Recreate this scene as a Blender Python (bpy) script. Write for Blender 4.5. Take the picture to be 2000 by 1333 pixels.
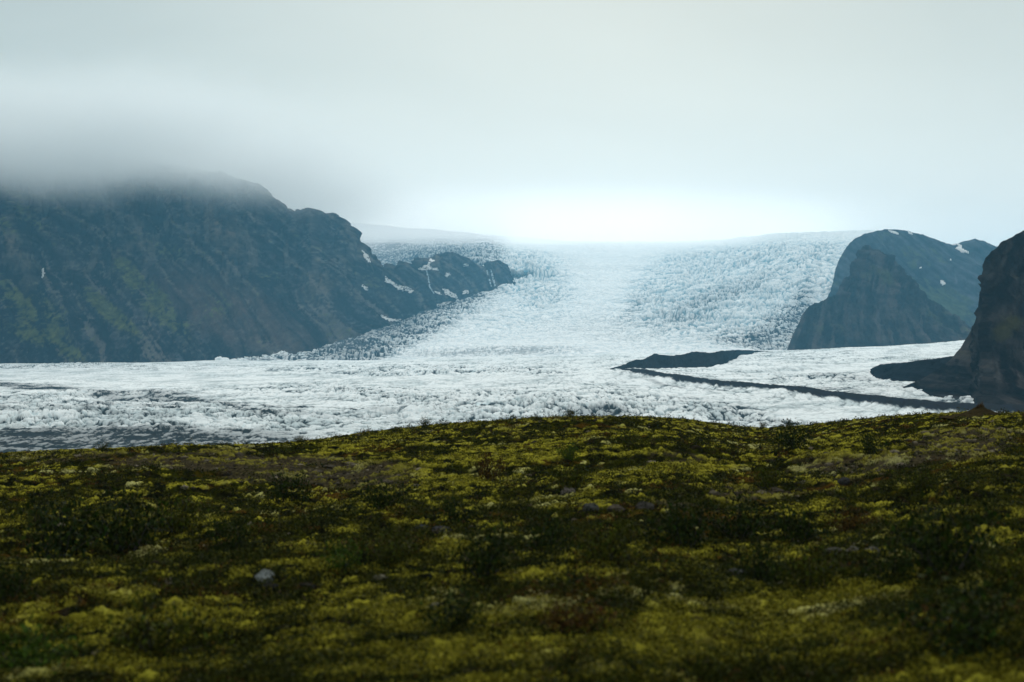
import bpy, math, random
import numpy as np

# ------------------------------------------------------------------ scene, camera, light
sc = bpy.context.scene
C = sc.collection
for o in list(bpy.data.objects):
    bpy.data.objects.remove(o)
F = 2747.0      # focal length in pixels of the 2000 px wide photograph
H = 666.5       # eye level row

cam_d = bpy.data.cameras.new("camera")
cam_d.sensor_width = 36.0
cam_d.lens = 36.0 * F / 2000.0
cam_d.clip_start = 0.1
cam_d.clip_end = 60000.0
cam_d.dof.use_dof = True
cam_d.dof.focus_distance = 900.0
cam_d.dof.aperture_fstop = 1.6
cam = bpy.data.objects.new("camera", cam_d)
C.objects.link(cam)
cam.location = (0, 0, 0)
cam.rotation_euler = (math.radians(90), 0, 0)
sc.camera = cam

SUN_EL, SUN_AZ = math.radians(28), math.radians(6)     # azimuth measured from +Y towards +X
world = bpy.data.worlds.new("World")
sc.world = world
world.use_nodes = True
wn = world.node_tree
wn.nodes.clear()


def N(tree, typ, **kw):
    n = tree.nodes.new(typ)
    for k, v in kw.items():
        if k == 'inp':
            for kk, vv in v.items():
                n.inputs[kk].default_value = vv
        else:
            setattr(n, k, v)
    return n


def ramp(tree, stops, interp='LINEAR'):
    r = tree.nodes.new('ShaderNodeValToRGB')
    r.color_ramp.interpolation = interp
    e = r.color_ramp.elements
    while len(e) > 1:
        e.remove(e[-1])
    e[0].position = stops[0][0]; e[0].color = tuple(stops[0][1]) + (1,)
    for p, c in stops[1:]:
        x = e.new(p); x.color = tuple(c) + (1,)
    return r


def mixc(tree, fac, a, b, blend='MIX'):
    m = tree.nodes.new('ShaderNodeMix')
    m.data_type = 'RGBA'; m.blend_type = blend
    for s, v in ((0, fac), (6, a), (7, b)):
        if isinstance(v, (int, float)):
            m.inputs[s].default_value = v
        elif isinstance(v, tuple):
            m.inputs[s].default_value = v + (1,) if len(v) == 3 else v
        else:
            tree.links.new(v, m.inputs[s])
    return m.outputs[2]


def mth(tree, op, a, b=None, clamp=False):
    m = tree.nodes.new('ShaderNodeMath')
    m.operation = op; m.use_clamp = clamp
    for i, v in enumerate((a, b)):
        if v is None: continue
        if isinstance(v, (int, float)): m.inputs[i].default_value = v
        else: tree.links.new(v, m.inputs[i])
    return m.outputs[0]


def build_world():
    L = wn.links
    sky = N(wn, 'ShaderNodeTexSky', sky_type='NISHITA', sun_disc=False)
    sky.sun_elevation = SUN_EL
    sky.sun_rotation = SUN_AZ
    sky.dust_density = 5.0
    tc = N(wn, 'ShaderNodeTexCoord')
    sep = N(wn, 'ShaderNodeSeparateXYZ'); L.new(tc.outputs['Generated'], sep.inputs[0])
    # overcast deck: flattened noise in direction space
    mp = N(wn, 'ShaderNodeMapping', inp={'Scale': (1.4, 1.4, 5.0), 'Rotation': (0, math.radians(-5), 0)})
    L.new(tc.outputs['Generated'], mp.inputs[0])
    n1 = N(wn, 'ShaderNodeTexNoise', inp={'Scale': 1.15, 'Detail': 5.0, 'Roughness': 0.46, 'Distortion': 0.5})
    L.new(mp.outputs[0], n1.inputs['Vector'])
    band = ramp(wn, [(0.32, (0.77, 0.80, 0.82)), (0.5, (1, 1, 1)), (0.66, (1.13, 1.115, 1.11))])
    L.new(n1.outputs['Fac'], band.inputs[0])
    # the deck is thinner (brighter) low down over the ice cap
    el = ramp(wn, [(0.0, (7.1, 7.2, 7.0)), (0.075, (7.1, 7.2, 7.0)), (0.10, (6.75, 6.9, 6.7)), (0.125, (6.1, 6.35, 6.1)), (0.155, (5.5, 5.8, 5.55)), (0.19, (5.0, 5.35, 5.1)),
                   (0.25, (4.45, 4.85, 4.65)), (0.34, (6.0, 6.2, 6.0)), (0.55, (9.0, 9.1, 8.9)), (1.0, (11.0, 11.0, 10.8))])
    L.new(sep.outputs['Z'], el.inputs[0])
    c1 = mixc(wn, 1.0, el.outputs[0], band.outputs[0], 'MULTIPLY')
    # thin bright gap around the direction of the ice cap
    nrm = N(wn, 'ShaderNodeVectorMath', operation='DOT_PRODUCT')
    nrm.inputs[1].default_value = (0.045, 0.997, 0.055)
    sq = N(wn, 'ShaderNodeMapping', inp={'Scale': (1, 1, 2.2)})
    L.new(tc.outputs['Generated'], sq.inputs[0])
    nn = N(wn, 'ShaderNodeVectorMath', operation='NORMALIZE'); L.new(sq.outputs[0], nn.inputs[0])
    L.new(nn.outputs[0], nrm.inputs[0])
    glow = ramp(wn, [(0.86, (0.87, 0.885, 0.895)), (0.96, (0.96, 0.965, 0.97)), (1.0, (1.04, 1.03, 1.025))], 'EASE')
    L.new(nrm.outputs['Value'], glow.inputs[0])
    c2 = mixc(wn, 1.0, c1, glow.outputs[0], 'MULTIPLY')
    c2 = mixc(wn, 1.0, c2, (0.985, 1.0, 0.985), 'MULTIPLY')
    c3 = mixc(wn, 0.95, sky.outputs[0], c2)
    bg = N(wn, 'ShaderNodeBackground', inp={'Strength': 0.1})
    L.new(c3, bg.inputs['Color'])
    out = N(wn, 'ShaderNodeOutputWorld')
    L.new(bg.outputs[0], out.inputs['Surface'])


build_world()
sun_d = bpy.data.lights.new("sun", 'SUN')
sun_d.energy = 1.5
sun_d.angle = math.radians(14)
sun_d.color = (1.0, 0.96, 0.9)
sun = bpy.data.objects.new("sun", sun_d)
C.objects.link(sun)
sun.rotation_euler = (-(math.pi / 2 - SUN_EL), 0, -SUN_AZ)

sc.view_settings.view_transform = 'Standard'
sc.view_settings.look = 'None'
sc.view_settings.exposure = 0.27
sc.view_settings.gamma = 1.0
sc.render.engine = 'CYCLES'
cy = sc.cycles
cy.use_denoising = True
cy.max_bounces = 10
cy.diffuse_bounces = 2
cy.glossy_bounces = 2
cy.transmission_bounces = 2
cy.volume_bounces = 8
cy.volume_max_steps = 96
cy.volume_step_rate = 1.0
cy.sample_clamp_indirect = 4.0

rng = np.random.default_rng(7)
random.seed(7)

# ------------------------------------------------------------------ noise
_perm = np.random.default_rng(3).permutation(512).astype(np.int32)
_perm = np.concatenate([_perm, _perm, _perm])
_g2 = np.stack([np.cos(np.arange(512) * 2.399), np.sin(np.arange(512) * 2.399)], 1).astype(np.float32)


def pn(x, y, seed=0):
    """2-D gradient noise, about -1..1"""
    x = np.asarray(x, np.float32) + seed * 17.31
    y = np.asarray(y, np.float32) + seed * 9.77
    xi = np.floor(x).astype(np.int32); yi = np.floor(y).astype(np.int32)
    xf = x - xi; yf = y - yi
    u = xf * xf * xf * (xf * (xf * 6 - 15) + 10); v = yf * yf * yf * (yf * (yf * 6 - 15) + 10)

    def g(ix, iy, fx, fy):
        h = _perm[(_perm[ix & 511] + iy) & 511]
        gg = _g2[h]
        return gg[..., 0] * fx + gg[..., 1] * fy
    a = g(xi, yi, xf, yf); b = g(xi + 1, yi, xf - 1, yf)
    c = g(xi, yi + 1, xf, yf - 1); d = g(xi + 1, yi + 1, xf - 1, yf - 1)
    return ((a + (b - a) * u) * (1 - v) + (c + (d - c) * u) * v) * 1.5


def fbm(x, y, oct=4, seed=0, gain=0.5):
    s = 0; a = 1.0
    for i in range(oct):
        s = s + a * pn(x, y, seed + i * 3)
        x = x * 2.03 + 1.7; y = y * 2.03 - 2.3; a *= gain
    return s


def billow(x, y, oct=4, seed=0, gain=0.5):
    s = 0; a = 1.0
    for i in range(oct):
        s = s + a * np.abs(pn(x, y, seed + i * 5))
        x, y = (x * 1.7 + y * 1.1 + 3.1), (y * 1.7 - x * 1.1 + 1.3)
        a *= gain
    return s


def cells(x, y, seed=0):
    """blocks split by narrow gaps: gap distance, and a random height and tilt for each block"""
    x = np.asarray(x, np.float32); y = np.asarray(y, np.float32)
    xi = np.floor(x).astype(np.int32); yi = np.floor(y).astype(np.int32)
    d1 = np.full(x.shape, 9.0, np.float32); d2 = d1.copy()
    hid = np.zeros(x.shape, np.int32); ox = np.zeros_like(d1); oy = np.zeros_like(d1)
    for i in (-1, 0, 1):
        for j in (-1, 0, 1):
            cx = xi + i; cyy = yi + j
            h = _perm[(_perm[(cx + seed * 31) & 511] + cyy) & 511]
            h2 = _perm[(h + 77) & 511]
            dx = cx + 0.1 + 0.8 * h / 511.0 - x; dy = cyy + 0.1 + 0.8 * h2 / 511.0 - y
            d = (dx * dx + dy * dy).astype(np.float32)
            m = d < d1
            d2 = np.where(m, d1, np.minimum(d2, d))
            d1 = np.where(m, d, d1); hid = np.where(m, h, hid); ox = np.where(m, -dx, ox); oy = np.where(m, -dy, oy)
    r1 = _perm[(hid + 13) & 511] / 511.0; r2 = _perm[(hid + 201) & 511] / 511.0; r3 = _perm[(hid + 333) & 511] / 511.0
    gap = np.sqrt(d2) - np.sqrt(d1)
    return gap, r1, (r2 - 0.5) * ox + (r3 - 0.5) * oy


def ss(x, a, b):
    t = np.clip((x - a) / (b - a), 0, 1)
    return t * t * (3 - 2 * t)


def tab(px, pts):
    p = np.array(pts, float)
    return np.interp(px, p[:, 0], p[:, 1])


def blob(px, row, cx, cy, rx, ry, ang=0.0, soft=1.0):
    """1 inside a rotated ellipse, fading outwards"""
    a = math.radians(ang)
    dx = px - cx; dy = row - cy
    u = (dx * math.cos(a) + dy * math.sin(a)) / rx
    v = (-dx * math.sin(a) + dy * math.cos(a)) / ry
    return np.exp(-(u * u + v * v) ** soft)


def to_xyz(px, row, D):
    return np.stack([(px - 1000) / F * D, D, (H - row) / F * D], -1)


def to_px(P):
    return 1000 + P[..., 0] / P[..., 1] * F, H - P[..., 2] / P[..., 1] * F


# ------------------------------------------------------------------ mesh helpers
def mesh_obj(name, V, faces, mat, parent=None, cols=None, smooth=True, fsize=4):
    V = np.ascontiguousarray(V, np.float32).reshape(-1, 3)
    faces = np.ascontiguousarray(faces, np.int32).reshape(-1, fsize)
    me = bpy.data.meshes.new(name)
    me.vertices.add(len(V)); me.vertices.foreach_set('co', V.ravel())
    me.loops.add(faces.size); me.loops.foreach_set('vertex_index', faces.ravel())
    me.polygons.add(len(faces))
    me.polygons.foreach_set('loop_start', np.arange(0, faces.size, fsize, dtype=np.int32))
    me.polygons.foreach_set('use_smooth', np.full(len(faces), smooth))
    me.update(calc_edges=True)
    if cols is not None:
        for cname, arr in cols.items():
            arr = np.asarray(arr, np.float32)
            if arr.shape[-1] == 3:
                arr = np.concatenate([arr, np.ones(arr.shape[:-1] + (1,), np.float32)], -1)
            at = me.color_attributes.new(cname, 'FLOAT_COLOR', 'POINT')
            at.data.foreach_set('color', np.ascontiguousarray(arr).ravel())
    me.materials.append(mat)
    o = bpy.data.objects.new(name, me)
    C.objects.link(o)
    if parent: o.parent = parent
    return o


def grid_faces(nr, nc):
    i = np.arange(nr - 1)[:, None] * nc + np.arange(nc - 1)[None, :]
    return np.stack([i, i + 1, i + nc + 1, i + nc], -1).reshape(-1, 4)


def grid_normals(P):
    du = np.gradient(P, axis=1); dv = np.gradient(P, axis=0)
    n = np.cross(du, dv)
    n /= np.linalg.norm(n, axis=-1, keepdims=True) + 1e-9
    return n


def tag(o, label=None, cat=None, group=None, kind=None):
    if label: o['label'] = label
    if cat: o['category'] = cat
    if group: o['group'] = group
    if kind: o['kind'] = kind
    return o


# ------------------------------------------------------------------ materials
def new_mat(name):
    m = bpy.data.materials.new(name); m.use_nodes = True
    t = m.node_tree
    b = t.nodes['Principled BSDF']
    return m, t, b


def attr_mat(name, rough=1.0, spec=0.0, var=0.25, vscale=1.0, bump=0.0, bscale=1.0, bdist=1.0, vstretch=(1, 1, 1), detail=6.0):
    """colour from the surface's own colour map, varied by noise, with fine relief"""
    m, t, b = new_mat(name)
    L = t.links
    at = N(t, 'ShaderNodeAttribute', attribute_name='Col')
    tc = N(t, 'ShaderNodeTexCoord')
    mp = N(t, 'ShaderNodeMapping', inp={'Scale': vstretch}); L.new(tc.outputs['Object'], mp.inputs[0])
    n = N(t, 'ShaderNodeTexNoise', inp={'Scale': vscale, 'Detail': detail, 'Roughness': 0.65})
    L.new(mp.outputs[0], n.inputs['Vector'])
    r = ramp(t, [(0.3, (1 - var,) * 3), (0.7, (1 + var,) * 3)])
    L.new(n.outputs['Fac'], r.inputs[0])
    col = mixc(t, 1.0, at.outputs['Color'], r.outputs[0], 'MULTIPLY')
    L.new(col, b.inputs['Base Color'])
    b.inputs['Roughness'].default_value = rough
    b.inputs['Specular IOR Level'].default_value = spec
    if bump > 0:
        n2 = N(t, 'ShaderNodeTexNoise', inp={'Scale': bscale, 'Detail': 8.0, 'Roughness': 0.7})
        L.new(mp.outputs[0], n2.inputs['Vector'])
        bp = N(t, 'ShaderNodeBump', inp={'Strength': bump, 'Distance': bdist})
        L.new(n2.outputs['Fac'], bp.inputs['Height'])
        L.new(bp.outputs[0], b.inputs['Normal'])
    return m


M_rock = attr_mat('mountain_rock', var=0.45, vscale=0.02, bump=0.9, bscale=0.035, bdist=14.0)
M_cliff = attr_mat('near_cliff_rock', var=0.45, vscale=0.05, bump=0.9, bscale=0.09, bdist=5.0)
M_ice = attr_mat('glacier_ice', rough=1.0, spec=0.0, var=0.06, vscale=0.08, bump=0.5, bscale=0.12, bdist=3.0)
M_snow = attr_mat('old_snow', rough=0.9, spec=0.03, var=0.04, vscale=0.05)
M_ground = attr_mat('moor_ground', var=0.55, vscale=14.0, bump=0.6, bscale=25.0, bdist=0.02)
M_leaf = attr_mat('heath_leaves', rough=0.85, spec=0.06, var=0.15, vscale=8.0)
M_stone = attr_mat('stone', var=0.35, vscale=18.0, bump=0.6, bscale=30.0, bdist=0.02)
M_debris = attr_mat('moraine_debris', var=0.4, vscale=0.06, bump=0.9, bscale=0.12, bdist=4.0)


def vol_mat(name, color, density, aniso):
    m, t, b = new_mat(name)
    t.nodes.remove(b)
    v = N(t, 'ShaderNodeVolumePrincipled')
    v.inputs['Color'].default_value = tuple(color) + (1,)
    v.inputs['Density'].default_value = density
    v.inputs['Anisotropy'].default_value = aniso
    t.links.new(v.outputs[0], t.nodes['Material Output'].inputs['Volume'])
    return m, t, v


def box(name, lo, hi, mat):
    v = [(x, y, z) for x in (lo[0], hi[0]) for y in (lo[1], hi[1]) for z in (lo[2], hi[2])]
    f = [(0, 1, 3, 2), (4, 6, 7, 5), (0, 4, 5, 1), (2, 3, 7, 6), (0, 2, 6, 4), (1, 5, 7, 3)]
    return mesh_obj(name, np.array(v), np.array(f), mat, smooth=False)


# ------------------------------------------------------------------ far depth of the ice
def ice_depth(row):
    return np.interp(row, [440, 452, 465, 480, 520, 560, 600, 660, 700, 740],
                     [9800, 9000, 8300, 7500, 6400, 5600, 5000, 4000, 3500, 3200])


def crest(px):
    return tab(px, [(-900, 718), (0, 712), (250, 709), (500, 706), (750, 701), (1000, 696), (1200, 690), (1300, 690), (1450, 687), (1550, 683), (1700, 676), (1800, 669), (1890, 661), (2000, 655), (2800, 650)])


def near_depth(px, row):
    cr = crest(px)
    tt = (row - cr) / (915 - cr)
    return 1 / ((1 - tt) / 3200 + tt / 640)


# ------------------------------------------------------------------ terrain base
Vb = np.array([(-14000, -900, -110), (14000, -900, -110), (14000, 13500, -110), (-14000, 13500, -110)], float)
terrain = mesh_obj('terrain', Vb, np.array([[0, 1, 2, 3]]), M_debris, cols={'Col': np.full((4, 3), 0.05)})
tag(terrain, kind='structure')


# ------------------------------------------------------------------ generic mountain face
def mountain(name, mat, px, base, top, Db, Dt, nv, prof, disp, colour, back=1500, nback=8, back_drop=0.0, skirt=90):
    nc = len(px)
    v = np.linspace(0, 1, nv)[:, None]
    row = base[None, :] + (top - base)[None, :] * v
    D = Db[None, :] + (Dt - Db)[None, :] * prof(v)
    PX = np.broadcast_to(px[None, :], row.shape)
    P = to_xyz(PX, row, D)
    # plateau running back
    t = np.linspace(0, 1, nback + 1)[1:, None]
    Dk = Dt[None, :] + back * t
    X = (px - 1000)[None, :] / F * Dk
    Z = ((H - top) / F * Dt)[None, :] - (back_drop + 15) * t
    Pk = np.stack([X, Dk, Z], -1)
    # buried foot
    s = np.linspace(1, 0, 4)[:-1, None]
    rs = base[None, :] + skirt * s
    Ps = to_xyz(np.broadcast_to(px[None, :], rs.shape), rs, np.broadcast_to(Db[None, :] + 40 * s, rs.shape))
    A = np.concatenate([Ps, P, Pk], 0)
    PXa, ROWa = to_px(A)
    vv = np.concatenate([-np.linspace(1, 0, 4)[:-1], np.linspace(0, 1, nv), 1 + np.linspace(0, 1, nback + 1)[1:]])[:, None] * np.ones((1, nc))
    n = grid_normals(A)
    n = np.where(n[..., 1:2] > 0, -n, n) if False else -n * np.sign((n * np.array([0, 1.0, -0.6])).sum(-1, keepdims=True) + 1e-9)
    d = disp(A, PXa, ROWa, vv)
    A2 = A + n * d[..., None]
    PX2, ROW2 = to_px(A2)
    n2 = grid_normals(A2)
    steep = 1 - np.abs(n2[..., 2])
    col = colour(A2, PX2, ROW2, vv, d, steep)
    o = mesh_obj(name, A2, grid_faces(A2.shape[0], nc), mat, cols={'Col': col})
    return o, A2, PX2, ROW2, n2


def inside(px, row, poly):
    poly = np.array(poly, float)
    c = np.zeros(px.shape, bool)
    j = len(poly) - 1
    for i in range(len(poly)):
        xi, yi = poly[i]; xj, yj = poly[j]
        hit = ((yi > row) != (yj > row)) & (px < (xj - xi) * (row - yi) / (yj - yi + 1e-9) + xi)
        c ^= hit
        j = i
    return c


def drape(name, parent, A, PX, ROW, n, poly, mat, colour, lift=2.5, wob=1.5, label=None, thick=True, broken=0.0):
    """a patch lying on a mountain: its own mesh following the rock beneath it, with a thickness"""
    wx = PX + wob * fbm(PX / 5, ROW / 5, 3, 40); wy = ROW + wob * 0.7 * fbm(PX / 5, ROW / 5, 3, 50)
    m = inside(wx, wy, poly)
    m[-9:] = False; m[:4] = False
    nr, nc = m.shape
    if broken > 0:
        m &= fbm(PX / 3.2, ROW / 2.4, 2, 77) > -0.9 + broken
    fm = (m[:-1, :-1].astype(int) + m[1:, :-1] + m[:-1, 1:] + m[1:, 1:]) >= 3
    ii, jj = np.nonzero(fm)
    if len(ii) == 0:
        return None
    q = np.stack([ii * nc + jj, ii * nc + jj + 1, (ii + 1) * nc + jj + 1, (ii + 1) * nc + jj], -1)
    used, inv = np.unique(q, return_inverse=True)
    inv = inv.reshape(q.shape)
    V = A.reshape(-1, 3)[used]; nn = n.reshape(-1, 3)[used]
    nn = nn * np.where((nn[:, 1] > 0) ^ (nn[:, 2] < -0.2), -1, 1)[:, None]
    nn = np.where(nn[:, 1:2] > 0.3, -nn, nn)
    Vt = V + nn * lift
    k = len(V)
    VV = np.concatenate([Vt, V - nn * 2.0]) if thick else Vt
    ff = [inv]
    if thick:
        e = np.concatenate([inv[:, [0, 1]], inv[:, [1, 2]], inv[:, [2, 3]], inv[:, [3, 0]]])
        key = np.sort(e, 1); _, idx, cnt = np.unique(key, axis=0, return_index=True, return_counts=True)
        be = e[idx[cnt == 1]]
        ff.append(np.stack([be[:, 1], be[:, 0], be[:, 0] + k, be[:, 1] + k], -1))
    ff = np.concatenate(ff)
    o = mesh_obj(name, VV, ff, mat, parent=parent, cols={'Col': np.broadcast_to(np.array(colour, float), (len(VV), 3))})
    if label: o['label'] = label
    return o


# ------------------------------------------------------------------ left mountain
pxl = np.concatenate([np.linspace(-700, -60, 160, endpoint=False), np.linspace(-60, 1006, 1050)])
topL = tab(pxl, [(-700, 270), (-350, 280), (0, 290), (150, 300), (300, 318), (400, 335), (450, 345), (500, 362), (512, 370), (525, 379), (537, 392),
                 (541, 409), (560, 413), (577, 419), (600, 424), (630, 426), (650, 431), (662, 436), (672, 446), (679, 465), (684, 474), (694, 480), (700, 490),
                 (712, 503), (722, 515), (735, 521), (745, 527), (751, 526), (753, 515), (765, 518), (776, 524), (779, 513), (795, 515), (808, 520),
                 (811, 506), (828, 508), (845, 505), (852, 500), (870, 496), (884, 494), (900, 500), (915, 505), (926, 515), (934, 520), (948, 523),
                 (952, 513), (965, 511), (978, 515), (986, 521), (993, 538), (998, 548), (1006, 556)])
baseL = tab(pxl, [(-700, 715), (0, 712), (500, 708), (540, 700), (600, 690), (648, 677), (690, 667), (720, 650), (780, 629), (855, 603), (927, 578), (960, 568), (1006, 558)])
DbL = tab(pxl, [(-700, 2900), (0, 3300), (500, 3480), (600, 3700), (650, 3850), (690, 3980), (720, 4180), (780, 4500), (855, 4960), (927, 5330), (960, 5500), (1006, 5630)])
DtL = DbL + tab(pxl, [(-700, 900), (400, 850), (540, 800), (640, 650), (700, 420), (745, 250), (1006, 190)])
topL = topL + 1.5 * fbm(pxl / 9, pxl * 0, 4, 5)


def dispL(A, PX, ROW, v):
    X, Y, Z = A[..., 0], A[..., 1], A[..., 2]
    s = X + 1.05 * Z + 30 * fbm(X / 220, Z / 200, 3, 1)          # fall lines run down to the right
    lo = np.clip(1 - ss(Z, 60, 330), 0, 1)
    sc_ = np.clip((1000 - PX) / 400, 0.35, 1)
    talus = 30 * (1 - billow(s / 150, Z / 700, 3, 2) * 1.4) + 11 * fbm(s / 40, Z / 260, 3, 3)
    rib = X + 0.25 * Z + 22 * fbm(X / 90, Z / 90, 3, 8)
    cliff = 75 * (0.9 - billow(rib / 170, Z / 420, 4, 9, 0.55)) + 14 * (billow(X / 60, Z / 34, 3, 14))
    big = 60 * fbm(X / 700, Z / 900, 2, 21)
    strata = 7 * np.sin((Z + 25 * fbm(X / 300, Z / 150, 2, 30)) / 9.0)
    knob = 45 * blob(PX, ROW, 628, 555, 26, 30) + 60 * blob(PX, ROW, 425, 470, 28, 60, -10) + 55 * blob(PX, ROW, 20, 480, 40, 60)
    gul = -40 * blob(PX, ROW, 70, 530, 14, 60, -8) - 30 * blob(PX, ROW, 440, 600, 12, 60, -40) - 35 * blob(PX, ROW, 520, 650, 9, 60, -42)
    d = talus * lo + (cliff + strata) * (1 - lo) + big * np.clip(v, 0, 1) + (knob + gul)
    # lateral moraine bench low on the slope
    line = 648 + 0.02 * (PX - 250) + 4 * fbm(PX / 60, PX * 0, 3, 44)
    bench = 20 * ss(ROW, line - 5, line + 2) * (1 - ss(ROW, line + 2, line + 60)) * (1 - ss(PX, 380, 520))
    d = (d + bench) * sc_ * ss(v, -0.05, 0.12)
    d += 3.5 * fbm(X / 22, Z / 22, 4, 50, 0.6)
    return d * (1 - 0.85 * ss(v, 0.9, 1.0)) * np.where(v > 1, 0.4, 1)


def colL(A, PX, ROW, v, d, steep):
    X, Z = A[..., 0], A[..., 2]
    s = X + 1.05 * Z + 30 * fbm(X / 220, Z / 200, 3, 1)
    st = fbm(s / 30, Z / 300, 4, 60, 0.6); nn = fbm(X / 60, Z / 60, 4, 61, 0.6); fine = fbm(X / 11, Z / 11, 3, 62, 0.6)
    rock = np.array([0.024, 0.022, 0.024]); brown = np.array([0.085, 0.054, 0.042]); green = np.array([0.078, 0.080, 0.018]); tan = np.array([0.12, 0.09, 0.065])
    c = rock * np.clip(1 + 0.9 * st[..., None], 0.15, 3.5) * np.clip(1 + 0.9 * nn[..., None] + 0.7 * fine[..., None], 0.2, 3)
    ch = fbm(s / 34, Z / 420, 4, 63, 0.65) + 0.45 * fine
    up_ = ss(Z, 60, 260)[..., None]
    light = ss(ch, 0.2, 0.8)[..., None] * 0.75
    c = c * (1 - light) + np.array([0.125, 0.105, 0.094]) * light
    gl = ss(-ch, 0.25, 0.6)[..., None] * 0.75
    c = c * (1 - gl) + np.array([0.007, 0.007, 0.009]) * gl
    rb = fbm((X + 0.2 * Z) / 38, Z / 130, 4, 64, 0.62)
    cr_ = ss(rb, 0.1, 0.6)[..., None] * 0.6 * up_
    c = c * (1 - cr_) + np.array([0.12, 0.10, 0.082]) * cr_
    led = ss(np.sin((Z + 30 * fbm(X / 240, Z / 120, 3, 67)) / 8.0) + 0.8 * nn, 0.5, 1.1)[..., None] * 0.6 * up_
    c = c * (1 - led) + np.array([0.008, 0.009, 0.011]) * led
    b = np.clip(blob(PX, ROW, 470, 620, 190, 60, 25, 2) * (0.55 + 0.5 * st), 0, 1)[..., None]
    c = c * (1 - b) + brown * b
    g = (blob(PX, ROW, 60, 600, 95, 36, 42, 2) + blob(PX, ROW, 215, 610, 72, 17, 40, 2) + 0.9 * blob(PX, ROW, 290, 575, 105, 26, 47, 2)
         + 0.8 * blob(PX, ROW, 80, 665, 110, 18, 22, 2) + 0.5 * blob(PX, ROW, 420, 595, 30, 35, 30) + 0.6 * blob(PX, ROW, 20, 440, 60, 30) + 0.5 * blob(PX, ROW, 330, 490, 50, 18, 20)
         + 0.5 * blob(PX, ROW, 515, 545, 30, 14) + 0.5 * blob(PX, ROW, 715, 535, 40, 14, 30) + 0.3)
    g = g * (0.75 + 0.5 * nn + 0.35 * st) + 0.25 * fine
    g = ss(g + 0.25 * ch, 0.4, 1.15)[..., None] * 0.9
    c = c * (1 - g) + green * (1 + 0.35 * fine[..., None]) * g
    tn = (blob(PX, ROW, 415, 440, 14, 45, -12, 2) + 0.8 * blob(PX, ROW, 628, 550, 26, 26) + 0.6 * blob(PX, ROW, 450, 470, 25, 40, -30) + 0.5 * blob(PX, ROW, 570, 665, 10, 25, -50) + 0.4 * blob(PX, ROW, 25, 490, 20, 25))
    tn = np.clip(tn * (0.8 + 0.8 * fine + 0.5 * nn), 0, 1)[..., None] * 0.8
    c = c * (1 - tn) + tan * tn
    spk = ss(fbm(X / 5, Z / 5, 2, 66), 0.75, 1.0)[..., None] * 0.35 * (ROW > 560)[..., None]
    c = c * (1 - spk) + np.array([0.2, 0.16, 0.14]) * spk
    return np.clip(c, 0.008, 1)


profL = lambda v: np.where(v < 0.5, v * 1.25, 0.625 + (v - 0.5) * 0.75)
ml, AL, PL, RL, NL = mountain('mountain', M_rock, pxl, baseL, topL, DbL, DtL, 420, profL, dispL, colL, back=1600)
tag(ml, 'long dark blue-grey mountain on the left, its top lost in cloud', 'mountain', kind='structure')
snow_c = (0.70, 0.68, 0.66)
pL = [
    [(750, 539), (757, 543), (775, 556), (800, 562), (807, 569), (803, 574), (790, 569), (775, 565), (765, 555), (753, 552)],
    [(862, 563), (875, 566), (892, 578), (895, 583), (885, 582), (870, 575)],
    [(816, 525), (828, 519), (853, 524), (856, 529), (842, 527), (830, 528), (818, 527)],
    [(869, 534), (876, 533), (880, 537), (877, 543), (870, 540)],
    [(904, 516), (914, 516), (915, 521), (906, 521)],
    [(698, 544), (703, 545), (708, 556), (718, 561), (719, 569), (712, 566), (703, 556)],
    [(741, 612), (748, 616), (757, 622), (783, 624), (780, 628), (760, 628), (748, 622)],
    [(700, 483), (712, 492), (722, 503), (724, 514), (718, 512), (708, 500)],
    [(833, 520), (840, 505), (845, 507), (850, 510), (843, 512), (838, 522)],
    [(852, 596), (868, 590), (880, 588), (878, 594), (866, 597), (854, 599)],
    [(902, 568), (914, 567), (915, 574), (904, 575)],
    [(83, 525), (87, 524), (88, 536), (85, 544), (81, 543)],
    [(848, 569), (856, 570), (862, 576), (855, 576)],
]
for p in pL:
    drape('snow_patch', ml, AL, PL, RL, NL, p, M_snow, snow_c, lift=1.5, wob=2.2, broken=0.5)
wf = (0.40, 0.46, 0.50)
for p in [[(831, 528), (834, 528), (838, 545), (841, 562), (849, 574), (846, 574), (838, 562), (835, 546)],
          [(949, 528), (952, 528), (957, 545), (961, 560), (958, 560), (953, 545)],
          [(956, 524), (960, 528), (966, 545), (969, 560), (965, 560), (961, 545)]]:
    drape('waterfall', ml, AL, PL, RL, NL, p, M_snow, wf, lift=1.0, wob=0.2, broken=0.55)

# ------------------------------------------------------------------ right back mountain (rounded dome)
pxr = np.linspace(1606, 2300, 620)
topR = tab(pxr, [(1606, 600), (1622, 570), (1628, 548), (1632, 525), (1640, 505), (1652, 484), (1668, 468), (1690, 458), (1715, 451), (1740, 448), (1765, 450), (1790, 456),
                 (1815, 463), (1840, 472), (1858, 478), (1870, 476), (1890, 470), (1905, 467), (1925, 472), (1940, 478), (1990, 500), (2100, 520), (2300, 540)])
topR = topR + 0.9 * fbm(pxr / 12, pxr * 0, 4, 12)
baseR = tab(pxr, [(1606, 640), (1700, 690), (2300, 690)])
DbR = np.full_like(pxr, 4250) + tab(pxr, [(1606, 350), (1700, 100), (2300, 300)])
DtR = DbR + tab(pxr, [(1606, 100), (1640, 420), (1740, 900), (1860, 1100), (2300, 1100)])


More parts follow.
